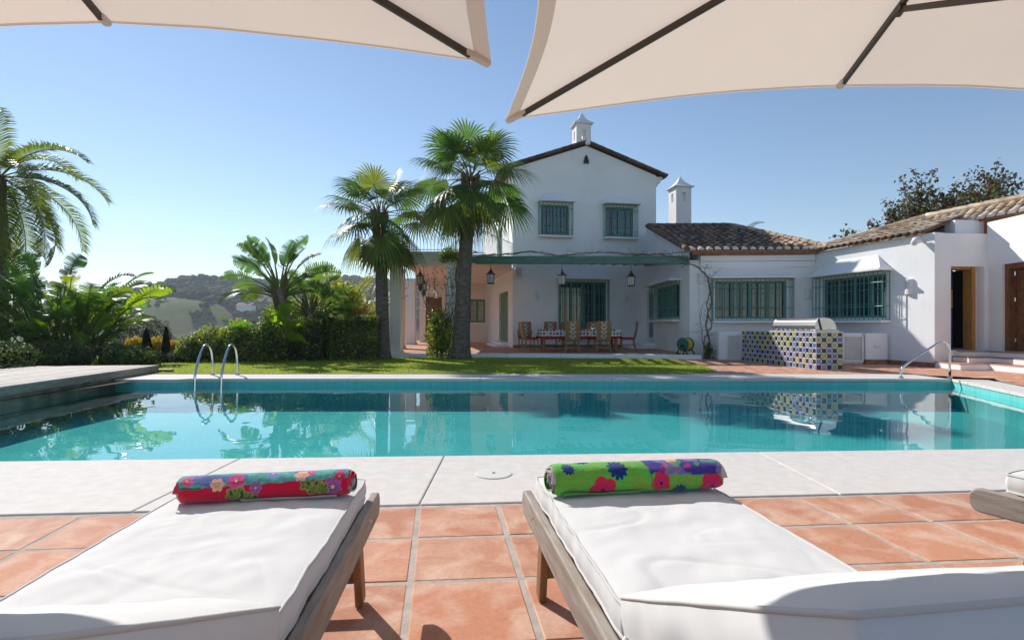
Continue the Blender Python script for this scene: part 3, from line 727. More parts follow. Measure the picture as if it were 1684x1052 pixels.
# ---- right wing roof and entrance block
ez = 3.26; dR = V(.87, -3.57, 0).normalized(); nR = V(-dR.y, dR.x, 0)            # along the wall towards the viewer / uphill to the right
R0 = V(9.22, 16.32, ez) - nR * .14 - dR * .1; R1 = R0 + dR * 9.5
slope = .36; Gr = (nR + V(0, 0, slope)).normalized(); runr = 1.95
TAN = [(.60, .47, .34), (.66, .53, .40), (.54, .40, .28), (.68, .57, .45), (.50, .37, .26), (.58, .43, .29)]
sB = 2.45; tp_ = R0 + dR * 2.25 + Gr * runr; tq = R1 + Gr * runr
E2a = R0 + dR * sB + nR * 1.42; E2b = R0 + dR * 9.5 + nR * 1.42; E2a.z = E2b.z = 3.60
top2 = R0 + dR * sB + Gr * runr; G2 = (top2 - E2a); run2 = G2.length; G2.normalize()
rt = MB(); barrel_roof(rt, R0, R0 + dR * 3.55, Gr, lambda s: 0, lambda s: min(runr if s < sB else 1.42, s * 1.03), seed=31, palette=TAN, course=.34, pitch=.20, amp=.055)
barrel_roof(rt, E2a, E2b, G2, lambda s: 0, lambda s: run2, seed=32, palette=TAN, course=.30, pitch=.22, amp=.06)
hip_caps(rt, R0 + V(0, 0, .05), tp_ + V(0, 0, .06), .085, seed=9, cols=TAN)
hip_caps(rt, tp_ + V(0, 0, .06), tq + V(0, 0, .06), .09, seed=10, cols=TAN)
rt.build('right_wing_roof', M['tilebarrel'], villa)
m = MB(); dn = V(0, 0, -.05); m.extr([R0 + dn, R0 + dR * 3.55 + dn, R0 + dR * 3.55 + Gr * 1.42 + dn, top2 + dn, tp_ + dn], V(0, 0, .03)); m.extr([E2a + dn, E2b + dn, tq + dn, top2 + dn], V(0, 0, .03)); m.extr([tp_ + dn, tq + dn, tq + nR * 3 + V(0, 0, -1.1), R0 + nR * 6], V(0, 0, .03)); m.build('roof_boarding', M['brickedge'], villa)
m = MB(); mortar_ends(m, E2a, E2b, G2, amp=.075, pitch=.22); m.build('tile_end_mortar', M['mortar'], villa)
m = MB(); m.bar(E2a + nR * .10 + V(0, 0, -.045), E2b + nR * .10 + V(0, 0, -.045), .16, .05); m.build('eave_course', M['brickedge'], villa)
m = MB(); m.bar(E2a + nR * .13 + V(0, 0, -.23), R0 * V(0,0,0).length + E2a + dR * 1.25 + nR * .13 + V(0, 0, -.23), .14, .32); m.build('attic_wall', M['stucco'], villa)
m = MB(); m.prism([(10.75, 12.98), (11.5, 13.04), (11.5, 13.3), (10.75, 13.3)], 3.15, 3.56); m.build('attic_wall', M['stucco'], villa)
EA = Wall((10.07, 12.75), (11.42, 12.86)); EB = Wall((11.42, 12.86), (11.20, 8.4))
ZP = 3.20
na, nb_ = EA.hit(1565, 500)[0], EA.hit(1598, 500)[0] + .16
d1 = (na - .02, nb_ + .17, .40, EA.hit(1580, 438)[1])
mb = MB(); wall_mesh(mb, EA, 0, EA.L, 0, ZP, [d1], th=.35)
d2a, d2b = EB.hit(1648, 500)[0], EB.hit(1648, 500)[0] + 1.55
d2 = (d2a, d2b, .40, 2.42)
wall_mesh(mb, EB, .0, EB.L, 0, 3.47, [d2], th=.35)
# parapet roof and sides of the block
mb.face(V(10.07, 12.75, ZP - .02), V(11.42, 12.86, ZP - .02), V(11.9, 14.8, ZP - .02), V(10.0, 14.8, ZP - .02))
mb.face(V(11.37, 8.4, ZP), V(14, 8.4, ZP), V(14, 13, ZP), V(11.42, 12.86, ZP)); mb.face(V(11.36, 8.4, 0), V(14, 8.4, 0), V(14, 8.4, ZP), V(11.36, 8.4, ZP))
mb.face(V(14, 8.4, 0), V(14, 16, 0), V(14, 16, ZP), V(14, 8.4, ZP))
mb.build('entrance_wall', M['stucco'], villa)
# narrow doorway: reveal, honey coloured frame, half open dark leaf, dark room behind
m = MB(); a, b, z0, z1 = d1; fa, fb = a + .0, b - .17
m_ = MB()
EA.box(m_, fa, -.30, z0, fa + .05, -.10, z1); EA.box(m_, fb - .09, -.30, z0, fb, -.06, z1); EA.box(m_, fa + .05, -.298, z1 - .06, fb - .09, -.08, z1)
o = m_.build('narrow_door', M['doorgold'], villa)
m_ = MB(); EA.box(m_, fb, -.34, z0, b, -.20, z1); m_.build('reveal', M['stucco'], o)
m_ = MB()
for q in range(4):
    EA.box(m_, fa + .06, -.62, z0 + .02 + q * (z1 - z0) / 4, fb - .1, -.57, z0 + (q + 1) * (z1 - z0) / 4 - .01, c=[(.06, .07, .20), (.06, .07, .24), (.55, .34, .06), (.05, .07, .22)][q])
m_.build('painted_panel', M['cloth'], o)
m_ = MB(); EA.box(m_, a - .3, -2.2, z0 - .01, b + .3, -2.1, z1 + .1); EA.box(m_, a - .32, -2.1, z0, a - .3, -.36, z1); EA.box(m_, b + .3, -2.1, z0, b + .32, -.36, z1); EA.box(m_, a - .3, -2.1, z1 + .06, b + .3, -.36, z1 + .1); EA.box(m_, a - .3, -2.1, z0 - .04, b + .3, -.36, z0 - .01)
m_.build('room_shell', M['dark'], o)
# carved wooden door in the sunny return
a, b, z0, z1 = d2
m_ = MB(); EB.box(m_, a, -.32, z0, a + .12, -.06, z1); EB.box(m_, a + .12, -.32, z1 - .12, b, -.06, z1); EB.box(m_, b - .1, -.32, z0, b, -.06, z1 - .12)
o = m_.build('carved_door', M['doorwood'], villa)
m_ = MB(); EB.box(m_, a + .12, -.28, z0, b - .1, -.22, z1 - .12)
for q in range(7):
    zq = z0 + .08 + q * .27
    for r_ in range(3): EB.box(m_, a + .2 + r_ * .4, -.22, zq, a + .5 + r_ * .4, -.195, zq + .2)
m_.build('door_leaf', M['doorwood'], o, bevel=.01)
for zq in (.62, 1.55, 2.15):
    m_ = MB(); m_.tube([EB.p(a + .125, zq, -.19), EB.p(a + .125, zq + .09, -.19)], .018, 8); m_.build('hinge', M['steel'], o)
# steps to the two doors, terracotta treads on white risers
m = MB(); t = MB()
def step(poly, z0, z1):
    m.prism(poly, z0, z1 - .022)
    cx_, cy_ = sum(p[0] for p in poly) / len(poly), sum(p[1] for p in poly) / len(poly)
    t.prism([(lerp(cx_, p[0], 1.012), lerp(cy_, p[1], 1.012)) for p in poly], z1 - .021, z1)
step([(10.06, 12.72), (10.02, 11.95), (10.62, 11.9), (10.55, 8.6), (11.40, 8.6), (11.40, 12.82)], 0, .145)
step([(10.5, 12.75), (10.46, 12.25), (10.98, 12.2), (10.92, 8.8), (11.39, 8.8), (11.40, 12.82)], .147, .27)
step([(10.62, 12.80), (10.62, 12.56), (11.16, 12.55), (11.14, 9.2), (11.385, 9.2), (11.40, 12.835)], .272, .395)
m.build('entrance_step', M['stucco'], villa, bevel=.008)
t.build('step_tread', M['treadclay'], villa)
m = MB(); RW.box(m, .9, .002, 0, RW.L - .002, .02, .11); m.build('skirting', M['brickedge'], villa)

# ---- left porch: fascia beam, columns, ceiling, back walls, balcony
PX0, PX1 = -3.98, .02
m = MB()
m.prism([(PX0, 17.35), (PX0 + .02, 16.95), (-1.72, 16.95), (-1.72, 17.35)], 2.92, 3.34)                # fascia beam
m.prism([(PX0, 17.36), (-1.72, 17.36), (-.1, 18.2), (.0, 21.1), (-1.6, 30), (-5.4, 30), (PX0, 22)], 3.18, 3.34)   # ceiling slab
m.build('porch_slab', M['stucco_bounce'], villa)
def column(x, y, s, z0, z1, mat):
    m = MB(); m.box(x - s, y - s, z0, x + s, y + s, z1); m.box(x - s * 1.2, y - s * 1.2, z0, x + s * 1.2, y + s * 1.2, z0 + .10); m.box(x - s * 1.15, y - s * 1.15, z1 - .12, x + s * 1.15, y + s * 1.15, z1 - .002)
    return m.build('porch_column', mat, villa, bevel=.01)
column(-3.72, 17.2, .17, ZT, 2.92, M['stucco_bounce']); column(-1.93, 17.15, .15, ZT, 2.92, M['stucco'])
column(-4.72, 25.0, .22, ZT, 3.18, M['stucco']); column(-4.35, 20.6, .2, ZT, 3.18, M['stucco_bounce'])
PB = Wall((-4.85, 27.9), (-.55, 28.6))
pw = px_rect(PB, 772, 492, 798, 530)
ad = (PB.hit(700, 500)[0], PB.hit(727, 500)[0], ZT, 2.5)
m = MB(); wall_mesh(m, PB, PB.hit(690, 500)[0], PB.L + .4, 0, 3.18, [pw, ad]); m.build('porch_back_wall', M['stucco_bounce'], villa)
window(villa, PB, *pw, cols=2, rows=4, cage=None, hood=False, fr=.09, curtain=.96)
m = MB(); PB.box(m, ad[0], -.2, ad[2], ad[1], -.15, ad[3]); m.build('porch_door', M['doorwood'], villa)
# arch between column and back wall
m = MB(); AR = Wall((-4.72, 25.0), (-3.6, 26.3))
n_ = 14
for k in range(n_):
    x0_, x1_ = AR.L * k / n_, AR.L * (k + 1) / n_
    zz = lambda x: 2.35 + .5 * math.sqrt(max(0, 1 - (2 * x / AR.L - 1) ** 2))
    m.extr([AR.p(x0_, zz(x0_)), AR.p(x1_, zz(x1_)), AR.p(x1_, 3.17), AR.p(x0_, 3.17)], AR.n * -.3)
m.build('porch_arch', M['stucco'], villa)
# balcony railing
def railing(pts, z0, z1, step=.115):
    m = MB()
    for (x0, y0), (x1, y1) in zip(pts, pts[1:]):
        L_ = math.hypot(x1 - x0, y1 - y0); n_ = max(2, round(L_ / step))
        for k in range(n_ + 1):
            x, y = lerp(x0, x1, k / n_), lerp(y0, y1, k / n_); m.tube([V(x, y, z0), V(x, y, z1)], .0075 if k % n_ else .016, 5)
        for zz in (z0 + .07, z1): m.bar(V(x0, y0, zz), V(x1, y1, zz), .03, .018)
    return m.build('balcony_railing', M['railing'], villa)
railing([(PX0 + .05, 22), (PX0 + .05, 17.05), (-1.8, 17.05), (-1.3, 17.15), (.0, 20.9)], 3.34, 4.2)
railing([(-4.6, 27), (-3.2, 27.4), (-1.0, 27.9)], 3.34, 4.2)
# planter wall at the terrace's left end
m = MB(); m.prism([(-4.62, 16.35), (-3.95, 16.28), (-3.95, 16.9), (-4.62, 16.9)], -.02, .24); struct(m.build('planter_wall', M['stucco'], bevel=.01))
#@@NEXT

# ================================================================ THINGS ROUND THE POOL
# timber deck at the left
deck = thing('wooden_deck', (-8.3, 7, 0), 'low weathered timber deck on stone footing along the left pool edge', 'deck')
dk0, dk1 = V(-6.55, 3.35, 0), V(-7.56, 11.4, 0); dd_ = (dk1 - dk0).normalized(); dn_ = V(-dd_.y, dd_.x, 0)
m = MB(); r = random.Random(3); wdt = 2.45; npl = 17
for k in range(npl):
    a, b = wdt * k / npl + .004 - .036 * (k == 0), wdt * (k + 1) / npl - .004; g = r.uniform(.85, 1.15); c = (.47 * g, .41 * g, .36 * g)
    cuts = sorted([0, r.uniform(1.2, 3.5), r.uniform(4.5, 6.8), (dk1 - dk0).length])
    for p, q in zip(cuts, cuts[1:]):
        P = [dk0 + dd_ * (p + .003) + dn_ * a, dk0 + dd_ * (q - .003) + dn_ * a, dk0 + dd_ * (q - .003) + dn_ * b, dk0 + dd_ * (p + .003) + dn_ * b]
        m.prism([(t.x, t.y) for t in P][::1], .128, .158 + r.uniform(-.001, .001), c=c)
m.build('plank_top', M['deck'], deck, bevel=.003, seg=1)
m = MB(); ln_ = (dk1 - dk0).length
def DK(q): return dk0 + dd_ * q.y + dn_ * q.x + V(0, 0, q.z)
m.box(-.030, 0, .022, .05, ln_, .126, T=DK); m.box(.05, ln_ - .04, .022, wdt, ln_, .126, T=DK)
m.build('fascia_board', M['wood'], deck, bevel=.004)
m = MB(); m.box(-.012, .2, -.50, .2, ln_ - .1, .018, T=DK); m.box(.2, ln_ - .24, -.16, wdt, ln_ - .1, .018, T=DK); m.build('stone_footing', M['stonewall'], deck)
o = MB(); o.box(-7.62, 11.42, -.02, -7.28, 11.52, .06); tag(o.build('timber_sleeper', M['woodwarm']), 'short dark timber sleeper lying at the far end of the deck', 'sleeper')

# pool ladder
lad = thing('pool_ladder', (-5.75, 10.4, 0), 'shiny stainless steel ladder with two hoop rails at the far pool edge', 'pool ladder')
def hoop(x0, x1):
    m = MB(); P = []
    ctrl = [(9.90, -.55), (9.90, -.10), (9.93, .12), (10.12, .40), (10.30, .56), (10.42, .615), (10.56, .615), (10.70, .55), (10.80, .40), (10.83, .15), (10.83, 0.0)]
    for k, (y, z) in enumerate(ctrl): P.append(V(lerp(x0, x1, (y - 9.9) / .93), y, z))
    Q = []
    for i in range(len(P) - 1):                     # catmull-rom smoothing
        p0, p1, p2, p3 = P[max(i - 1, 0)], P[i], P[i + 1], P[min(i + 2, len(P) - 1)]
        for t in (0, .25, .5, .75): Q.append(.5 * ((2 * p1) + (p2 - p0) * t + (2 * p0 - 5 * p1 + 4 * p2 - p3) * t * t + (3 * p1 - p0 - 3 * p2 + p3) * t ** 3))
    Q.append(P[-1]); m.tube(Q, .022, 12); o = m.build('hoop_rail', M['steel'], lad, smooth=True)
    m = MB(); m.lathe([(.045, 0), (.045, .012), (.03, .03)], P[-1], 16); m.build('base_flange', M['steel'], o, smooth=False)
hoop(-5.87, -6.06); hoop(-5.38, -5.56)
for zz in (-.22, -.45):
    m = MB(); m.box(-5.86, 9.87, zz - .015, -5.39, 9.95, zz + .015); m.build('tread', M['steel'], lad)
hr = thing('pool_handrail', (7.8, 10.2, 0), 'sloping stainless steel grab rail at the right corner of the pool', 'handrail')
P = [at(1482, 622, 10.12), at(1482, 609, 10.12), at(1485, 603, 10.12), at(1492, 597.5, 10.13), at(1515, 582, 10.15), at(1540, 565.5, 10.18), at(1547, 563, 10.19), at(1554, 563.5, 10.2), at(1559.5, 568, 10.2), at(1561.5, 576, 10.2), at(1562, 600, 10.2), at(1562, 622, 10.2)]
P[0].z = P[-1].z = 0.0
m = MB(); m.tube(P, .021, 12); m.build('rail', M['steel'], hr, smooth=True)
for q in (P[0], P[-1]):
    m = MB(); m.lathe([(.05, 0), (.05, .012), (.03, .03)], q, 16); m.build('base_flange', M['steel'], hr)
lid = thing('skimmer_cover', on_z(812, 779) + V(0, 0, .001), 'round pale plastic skimmer cover set in the coping between the loungers', 'drain cover')
m = MB(); m.lathe([(.122, 0), (.122, .004), (.112, .006), (.02, .007)], lid.location, 40); m.build('cover_disc', M['lid'], lid)
m = MB(); m.lathe([(.012, .0), (.012, .0085)], lid.location, 12); m.build('finger_hole', M['iron'], lid)

# ---------------------------------------------------------------- sun loungers
def cushion_mesh(L, Wd, T, seed, puff=.012, dip=None, bow=0.0):
    """boxed cushion lying on z=0: crowned top, bulging border, welted top and bottom seams"""
    mb = MB(); nx, ny = 70, max(24, int(L * 110)); r = random.Random(seed); o1, o2 = r.uniform(0, 50), r.uniform(50, 90)
    def outline(u, v):
        x = (u - .5) * Wd; y = v * L
        ex = clamp(min(u, 1 - u) * Wd / .05); ey = clamp(min(v, 1 - v) * L / .05)
        w_ = .006 * nz(y * 6 + o1, u * 2.0) + .004 * nz(y * 15, o2)
        x += w_ * (1 if u > .5 else -1) * abs(u - .5) * 2
        y += .006 * nz(x * 7 + o2, v * 2) * (abs(v - .5) * 2) ** 3
        cx, cyy = abs(u - .5) * 2, abs(v - .5) * 2
        k = 1 - .018 * (cx ** 8) * (cyy ** 8)
        return (x * k, L / 2 + (y - L / 2) * k)
    def top(u, v):
        x, y = outline(u, v)
        d = min(min(u, 1 - u) * Wd, min(v, 1 - v) * L); e = 1 - math.exp(-d / .045)
        near = math.exp(-min(v, 1 - v) * L / .10)
        wr = .0042 * nz(x * 4 + o1, y * 2.2, 1) + .0030 * nz(x * 11, y * 5, o2) * (.3 + near)
        wr += .009 * near * nz(x * 15 + o2, y * 3.0, 7) * e + .0055 * nz(x * 5 + y * 3 + o1, x * 2 - y * 9, 11) + .0028 * nz(x * 16 - y * 7, x * 6 + y * 13 + o2, 3)
        per = (y if min(u, 1 - u) * Wd < min(v, 1 - v) * L else x)
        wr += .0026 * math.exp(-d / .028) * nz(per * 38 + o2, o1, 2)                      # puckers along the welt
        ck = abs(nz(x * 2.6 + .9 * y + o1, y * 6.5 - x, o2)); wr -= .0050 * max(0, 1 - ck / .05) * (.25 + near)   # fold lines
        ck = abs(nz(x * 1.4 + o2, y * 3.2 + 1.6 * x, o1)); wr -= .0030 * max(0, 1 - ck / .04)
        return V(x, y, T + puff * e + wr * e + (dip(x, y) if dip else 0))
    vs = []
    mb.grid(top, nx, ny)
    rim = [(i / nx, 0.0) for i in range(nx)] + [(1.0, j / ny) for j in range(ny)] + [(1 - i / nx, 1.0) for i in range(nx)] + [(0.0, 1 - j / ny) for j in range(ny)]
    n = len(rim); rows = 5; base = len(mb.v)
    for k in range(rows + 1):
        t = k / rows
        for (u, v) in rim:
            q = top(u, v); x, y = outline(u, v); z = lerp(q.z, .0 + (dip(x, y) if dip else 0), t)
            b = .007 * math.sin(math.pi * t) + .003 * nz(x * 9, y * 9, t * 2 + o1) * math.sin(math.pi * t)
            nxv = V((u - .5) * (1 if u in (0.0, 1.0) else 0), (v - .5) * (1 if v in (0.0, 1.0) else 0), 0)
            if nxv.length > 0: nxv.normalize()
            mb.v.append((x + nxv.x * b, y + nxv.y * b, z))
    for k in range(rows):
        for i in range(n): mb.f.append((base + k * n + (i + 1) % n, base + k * n + i, base + (k + 1) * n + i, base + (k + 1) * n + (i + 1) % n)); mb.c.append(None)
    mb.f.append(tuple(base + rows * n + i for i in range(n))); mb.c.append(None)
    pip = MB()
    pts = [Vector(mb.v[base + i]) for i in range(n)]; pip.tube(pts + [pts[0]], .0042, 6, False)
    pts2 = [Vector(mb.v[base + rows * n + i]) for i in range(n)]; pip.tube(pts2 + [pts2[0]], .0042, 6, False)
    return mb, pip
def rail_poly(side, y0, y1, z0, z1, x, th):
    # board standing on edge with a rounded foot tip
    r_ = (z1 - z0) / 2; pts = []
    for k in range(9):
        a = math.pi / 2 + math.pi * k / 8; pts.append(V(x, y0 + r_ * .75 + r_ * .75 * math.cos(a), z0 + r_ + r_ * math.sin(a)))
    pts += [V(x, y1, z0), V(x, y1, z1)]
    m = MB(); m.extr(pts, V(th, 0, 0)); return m
SEAT, BACK, CW, ZR = .965, .70, .60, .36
def make_lounger(seed=1, label='', cushions=True):
    root = thing('sun_lounger', (0, 0, 0), label, 'sun lounger', 'teak sun loungers with white cushions by the pool')
    for s in (-1, 1):
        x = s * .318; m = rail_poly(s, -.10, 1.80, .258, .352, x - .016, .032); o = m.build('side_rail', M['wood'], root, bevel=.006)
        for yy in (.10, .135):
            b = MB(); b.tube([V(x - .018, yy, .300 + (yy - .1) * .5), V(x + .018, yy, .300 + (yy - .1) * .5)], .006, 8); b.build('bolt', M['steelb'], o)
        for (ya, yb) in ((.13, .075), (1.42, 1.50)):
            m = MB(); m.bar(V(x - s * .031, ya, .338), V(x - s * .026, yb, 0), .028, .062, up=V(0, 1, 0)); m.build('leg', M['woodwarm'], root, bevel=.005)
    for yy in (.086, 1.485):
        m = MB(); m.bar(V(-.275, yy, .10), V(.275, yy, .10), .026, .045); m.build('stretcher', M['woodwarm'], root, bevel=.004)
    n = 12
    for k in range(n):
        yy = .02 + k * .088
        m = MB(); m.box(-.300, yy, .318, .300, yy + .058, .338); m.build('slat', M['wood'], root, bevel=.003)
    ph = R(25.5); piv = V(0, SEAT + .005, ZR)
    def BT(q): return piv + V(q.x, q.y * math.cos(ph) - q.z * math.sin(ph), q.y * math.sin(ph) + q.z * math.cos(ph))
    bf = MB()
    for s in (-1, 1): bf.box(s * .285 - .016, -.02, -.06, s * .285 + .016, BACK + .02, -.028, T=BT)
    for k in range(8): bf.box(-.268, .01 + k * .088, -.034, .268, .068 + k * .088, -.012, T=BT)
    bf.build('back_frame', M['wood'], root)
    m = MB()
    for s in (-1, 1): m.bar(BT(V(s * .25, .42, -.06)), V(s * .25, 1.62, .29), .022, .035)
    m.bar(V(-.3, 1.62, .29), V(.3, 1.62, .29), .03, .03); m.build('prop', M['woodwarm'], root)
    mb, pip = cushion_mesh(SEAT, CW, .066, seed, .012)
    for lst in (mb, pip): lst.v = [(x, y, z + ZR - .004) for x, y, z in lst.v]
    o = mb.build('seat_cushion', M['cushion'], root, smooth=True); pip.build('piping', M['piping'], o, smooth=True)
    mb, pip = cushion_mesh(BACK, CW + .01, .085, seed + 5, .020)
    for lst in (mb, pip): lst.v = [tuple(BT(V(x, y, z - .004))) for x, y, z in lst.v]
    o = mb.build('back_cushion', M['cushion'], root, smooth=True); pip.build('piping', M['piping'], o, smooth=True)
    for s in (-1, 1):                              # knotted fabric ties round the rail
        m = MB(); c = V(s * .338, SEAT + .05, .335); r = random.Random(seed + s)
        for k in range(4):
            a = r.uniform(0, 6.28); m.tube([c + V(s * .004, math.cos(a) * .004, math.sin(a) * .004), c + V(s * .016, math.cos(a) * .024, math.sin(a) * .020), c + V(s * .014, math.cos(a + .7) * .020, math.sin(a + .7) * .022), c + V(s * .002, math.cos(a + 1.0) * .004, .004)], [.006, .010, .009, .006], 6)
        m.tube([c, c + V(s * .012, .02, -.03), c + V(s * .008, .035, -.075)], [.007, .008, .003], 6)
        m.tube([c, c + V(s * .012, -.012, -.03), c + V(s * .010, -.02, -.06)], [.007, .008, .003], 6)
        m.tube([c + V(-s * .03, -.02, .05), c + V(0, 0, .02), c], .006, 6)
        m.build('tie', M['cushion'], root, smooth=True)
    return root
def place(o, foot, deg):
    o.location = foot; o.rotation_euler = (0, 0, R(deg))
LR = make_lounger(3, 'white cushioned teak lounger carrying the green and purple towel')
LF, LFa = V(.385, 2.085, 0), 188.4
place(LR, LF, LFa)
LLt = make_lounger(17, 'white cushioned teak lounger carrying the red and teal towel')
LG, LGa = V(-.845, 1.985, 0), 184.8
place(LLt, LG, LGa)
L3 = make_lounger(29, 'teak lounger with a bare white cushion, cut off beside the terracotta tiles on the right')
place(L3, V(2.185, 2.20, 0), 203.5)

# ---------------------------------------------------------------- rolled towels
def flower(dx, dy, r, n, ph, depth=.28):
    a = math.atan2(dy, dx); q = math.hypot(dx, dy) / r
    edge = 1 - depth * (1 - abs(math.cos(n * .5 * (a + ph))))
    return q / edge
def towel_cols(kind):
    r = random.Random(4 if kind else 9)
    if kind == 0:      # teal terry above, crimson print below
        big = [(.28, .60, .10, (.62, .24, .40)), ]
        def f(u, v):   # u along 0..1 (left to right), v round the front: 0 bottom .. 1 over the top
            U, W_ = u * .56, v * .16
            red = (.58, .012, .045); teal = (.10, .38, .34)
            split = .080 + .012 * u * 1.6 + .002 * math.sin(U * 90)
            terry = W_ > split
            c = teal if terry else red
            if terry:
                n_ = nz(U * 60, W_ * 60, 2); c = tuple(x * (1 + .35 * n_) for x in c)
                if nz(U * 14, W_ * 22, 7) > .22: c = (.13, .17, .42)
                if W_ - split < .006 and u < .13: c = (.015, .16, .10)
            for (fx, fy, rr, cc, nn) in ((.185, .104, .030, (.70, .07, .25), 7), (.125, .094, .024, (.80, .42, .26), 6), (.40, .116, .026, (.82, .45, .33), 6), (.43, .128, .016, (.72, .07, .28), 6), (.03, .11, .022, (.70, .10, .27), 6), (.06, .135, .02, (.2, .2, .5), 6), (.53, .105, .022, (.66, .03, .10), 5), (.30, .13, .024, (.22, .25, .55), 6), (.51, .070, .034, (.34, .10, .30), 7), (.252, .078, .022, (.33, .11, .30), 6)):
                q = flower(U - fx, W_ - fy, rr, nn, fx * 50)
                if q < 1:
                    v_ = .75 + .4 * q + .3 * nz(U * 120, W_ * 120); c = tuple(x * v_ for x in cc)
                    if q < .2: c = (.75, .55, .12)
            if not terry:
                for (fx, fy, rr) in ((.20, .046, .042), (.445, .073, .036), (.175, .058, .026), (.235, .040, .026), (.42, .080, .024), (.475, .066, .024)):
                    q = flower(U - fx, (W_ - fy), rr, 5, fx * 30, .4)
                    if q < 1:
                        t = nz(U * 75 + fx * 10, W_ * 75); c = (.10, .20, .035) if t > .05 else (.035, .085, .03) if t < -.18 else (.30, .27, .06)
                        if q > .85: c = (.38, .30, .10)
            return c
    else:              # leaf green print with poppies; purple patch at upper right
        blooms = [(.155, .018, .046, 'r'), (.205, .082, .034, 'b'), (.045, .088, .022, 'b'), (.10, .135, .03, 'b'), (.345, .035, .034, 'r'), (.52, .018, .045, 'r'), (.41, .005, .026, 'b'), (.24, .15, .03, 'r')]
        twigs = [(.07, .045), (.115, .07), (.26, .04), (.38, .04), (.46, .05), (.165, .11), (.24, .11), (.02, .05), (.29, .02), (.43, .06), (.31, .115)]
        def f(u, v):
            U, W_ = u * .56, v * .16 - .026
            purple = u > .53 + .08 * (.9 - v) and W_ > .062 - .02 * (u - .55)
            c = (.115, .44, .055)
            c = tuple(x * (1 + .12 * nz(U * 30, W_ * 90, 3)) for x in c)
            if purple:
                c = (.055, .035, .26)
                t = nz(U * 26 + 3, W_ * 34, 5)
                if t > .22: c = (.06, .28, .10)
                elif t < -.30: c = (.36, .03, .22)
                if (int(U * 420) + int(W_ * 300)) % 3 == 0 and nz(U * 20, W_ * 20, 9) > .0: c = (.42, .40, .55)
                q = flower(U - .395, W_ - .125, .028, 6, 1)
                if q < 1: c = (.82, .36, .22)
                q = flower(U - .48, W_ - .145, .026, 6, 1)
                if q < 1: c = (.65, .05, .30)
            else:
                for (tx, ty) in twigs:
                    dx, dy = U - tx, W_ - ty; d = math.hypot(dx, dy); a = math.atan2(dy, dx)
                    if d < .032 and abs(math.sin(a * 2.5 + 8 * d * 20 + tx * 40)) < .16 + .10 * math.sin(d * 600): c = (.62, .10, .02)
            for (fx, fy, rr, k) in blooms:
                if purple and k == 'b': continue
                if purple and fy > .05: continue
                q = flower(U - fx, W_ - fy, rr, 5 if k == 'r' else 11, fx * 20, .22 if k == 'r' else .3)
                if q < 1:
                    g = nz(U * 90, W_ * 90, 4)
                    if k == 'r': c = (.60, .012 + .02 * q, .05 + .20 * (1 - q) * (1 if g > 0 else .3)); c = (.05, .01, .04) if q < .16 else c
                    else: c = (.010, .028 + .04 * max(g, 0), .16 + .16 * max(g, 0))
            if not purple and u > .50 and u < .53 + .08 * (.9 - v) and abs(U - .56 * (.53 + .08 * (.9 - v))) < .004: c = (.08, .25, .05)
            return c
    return f
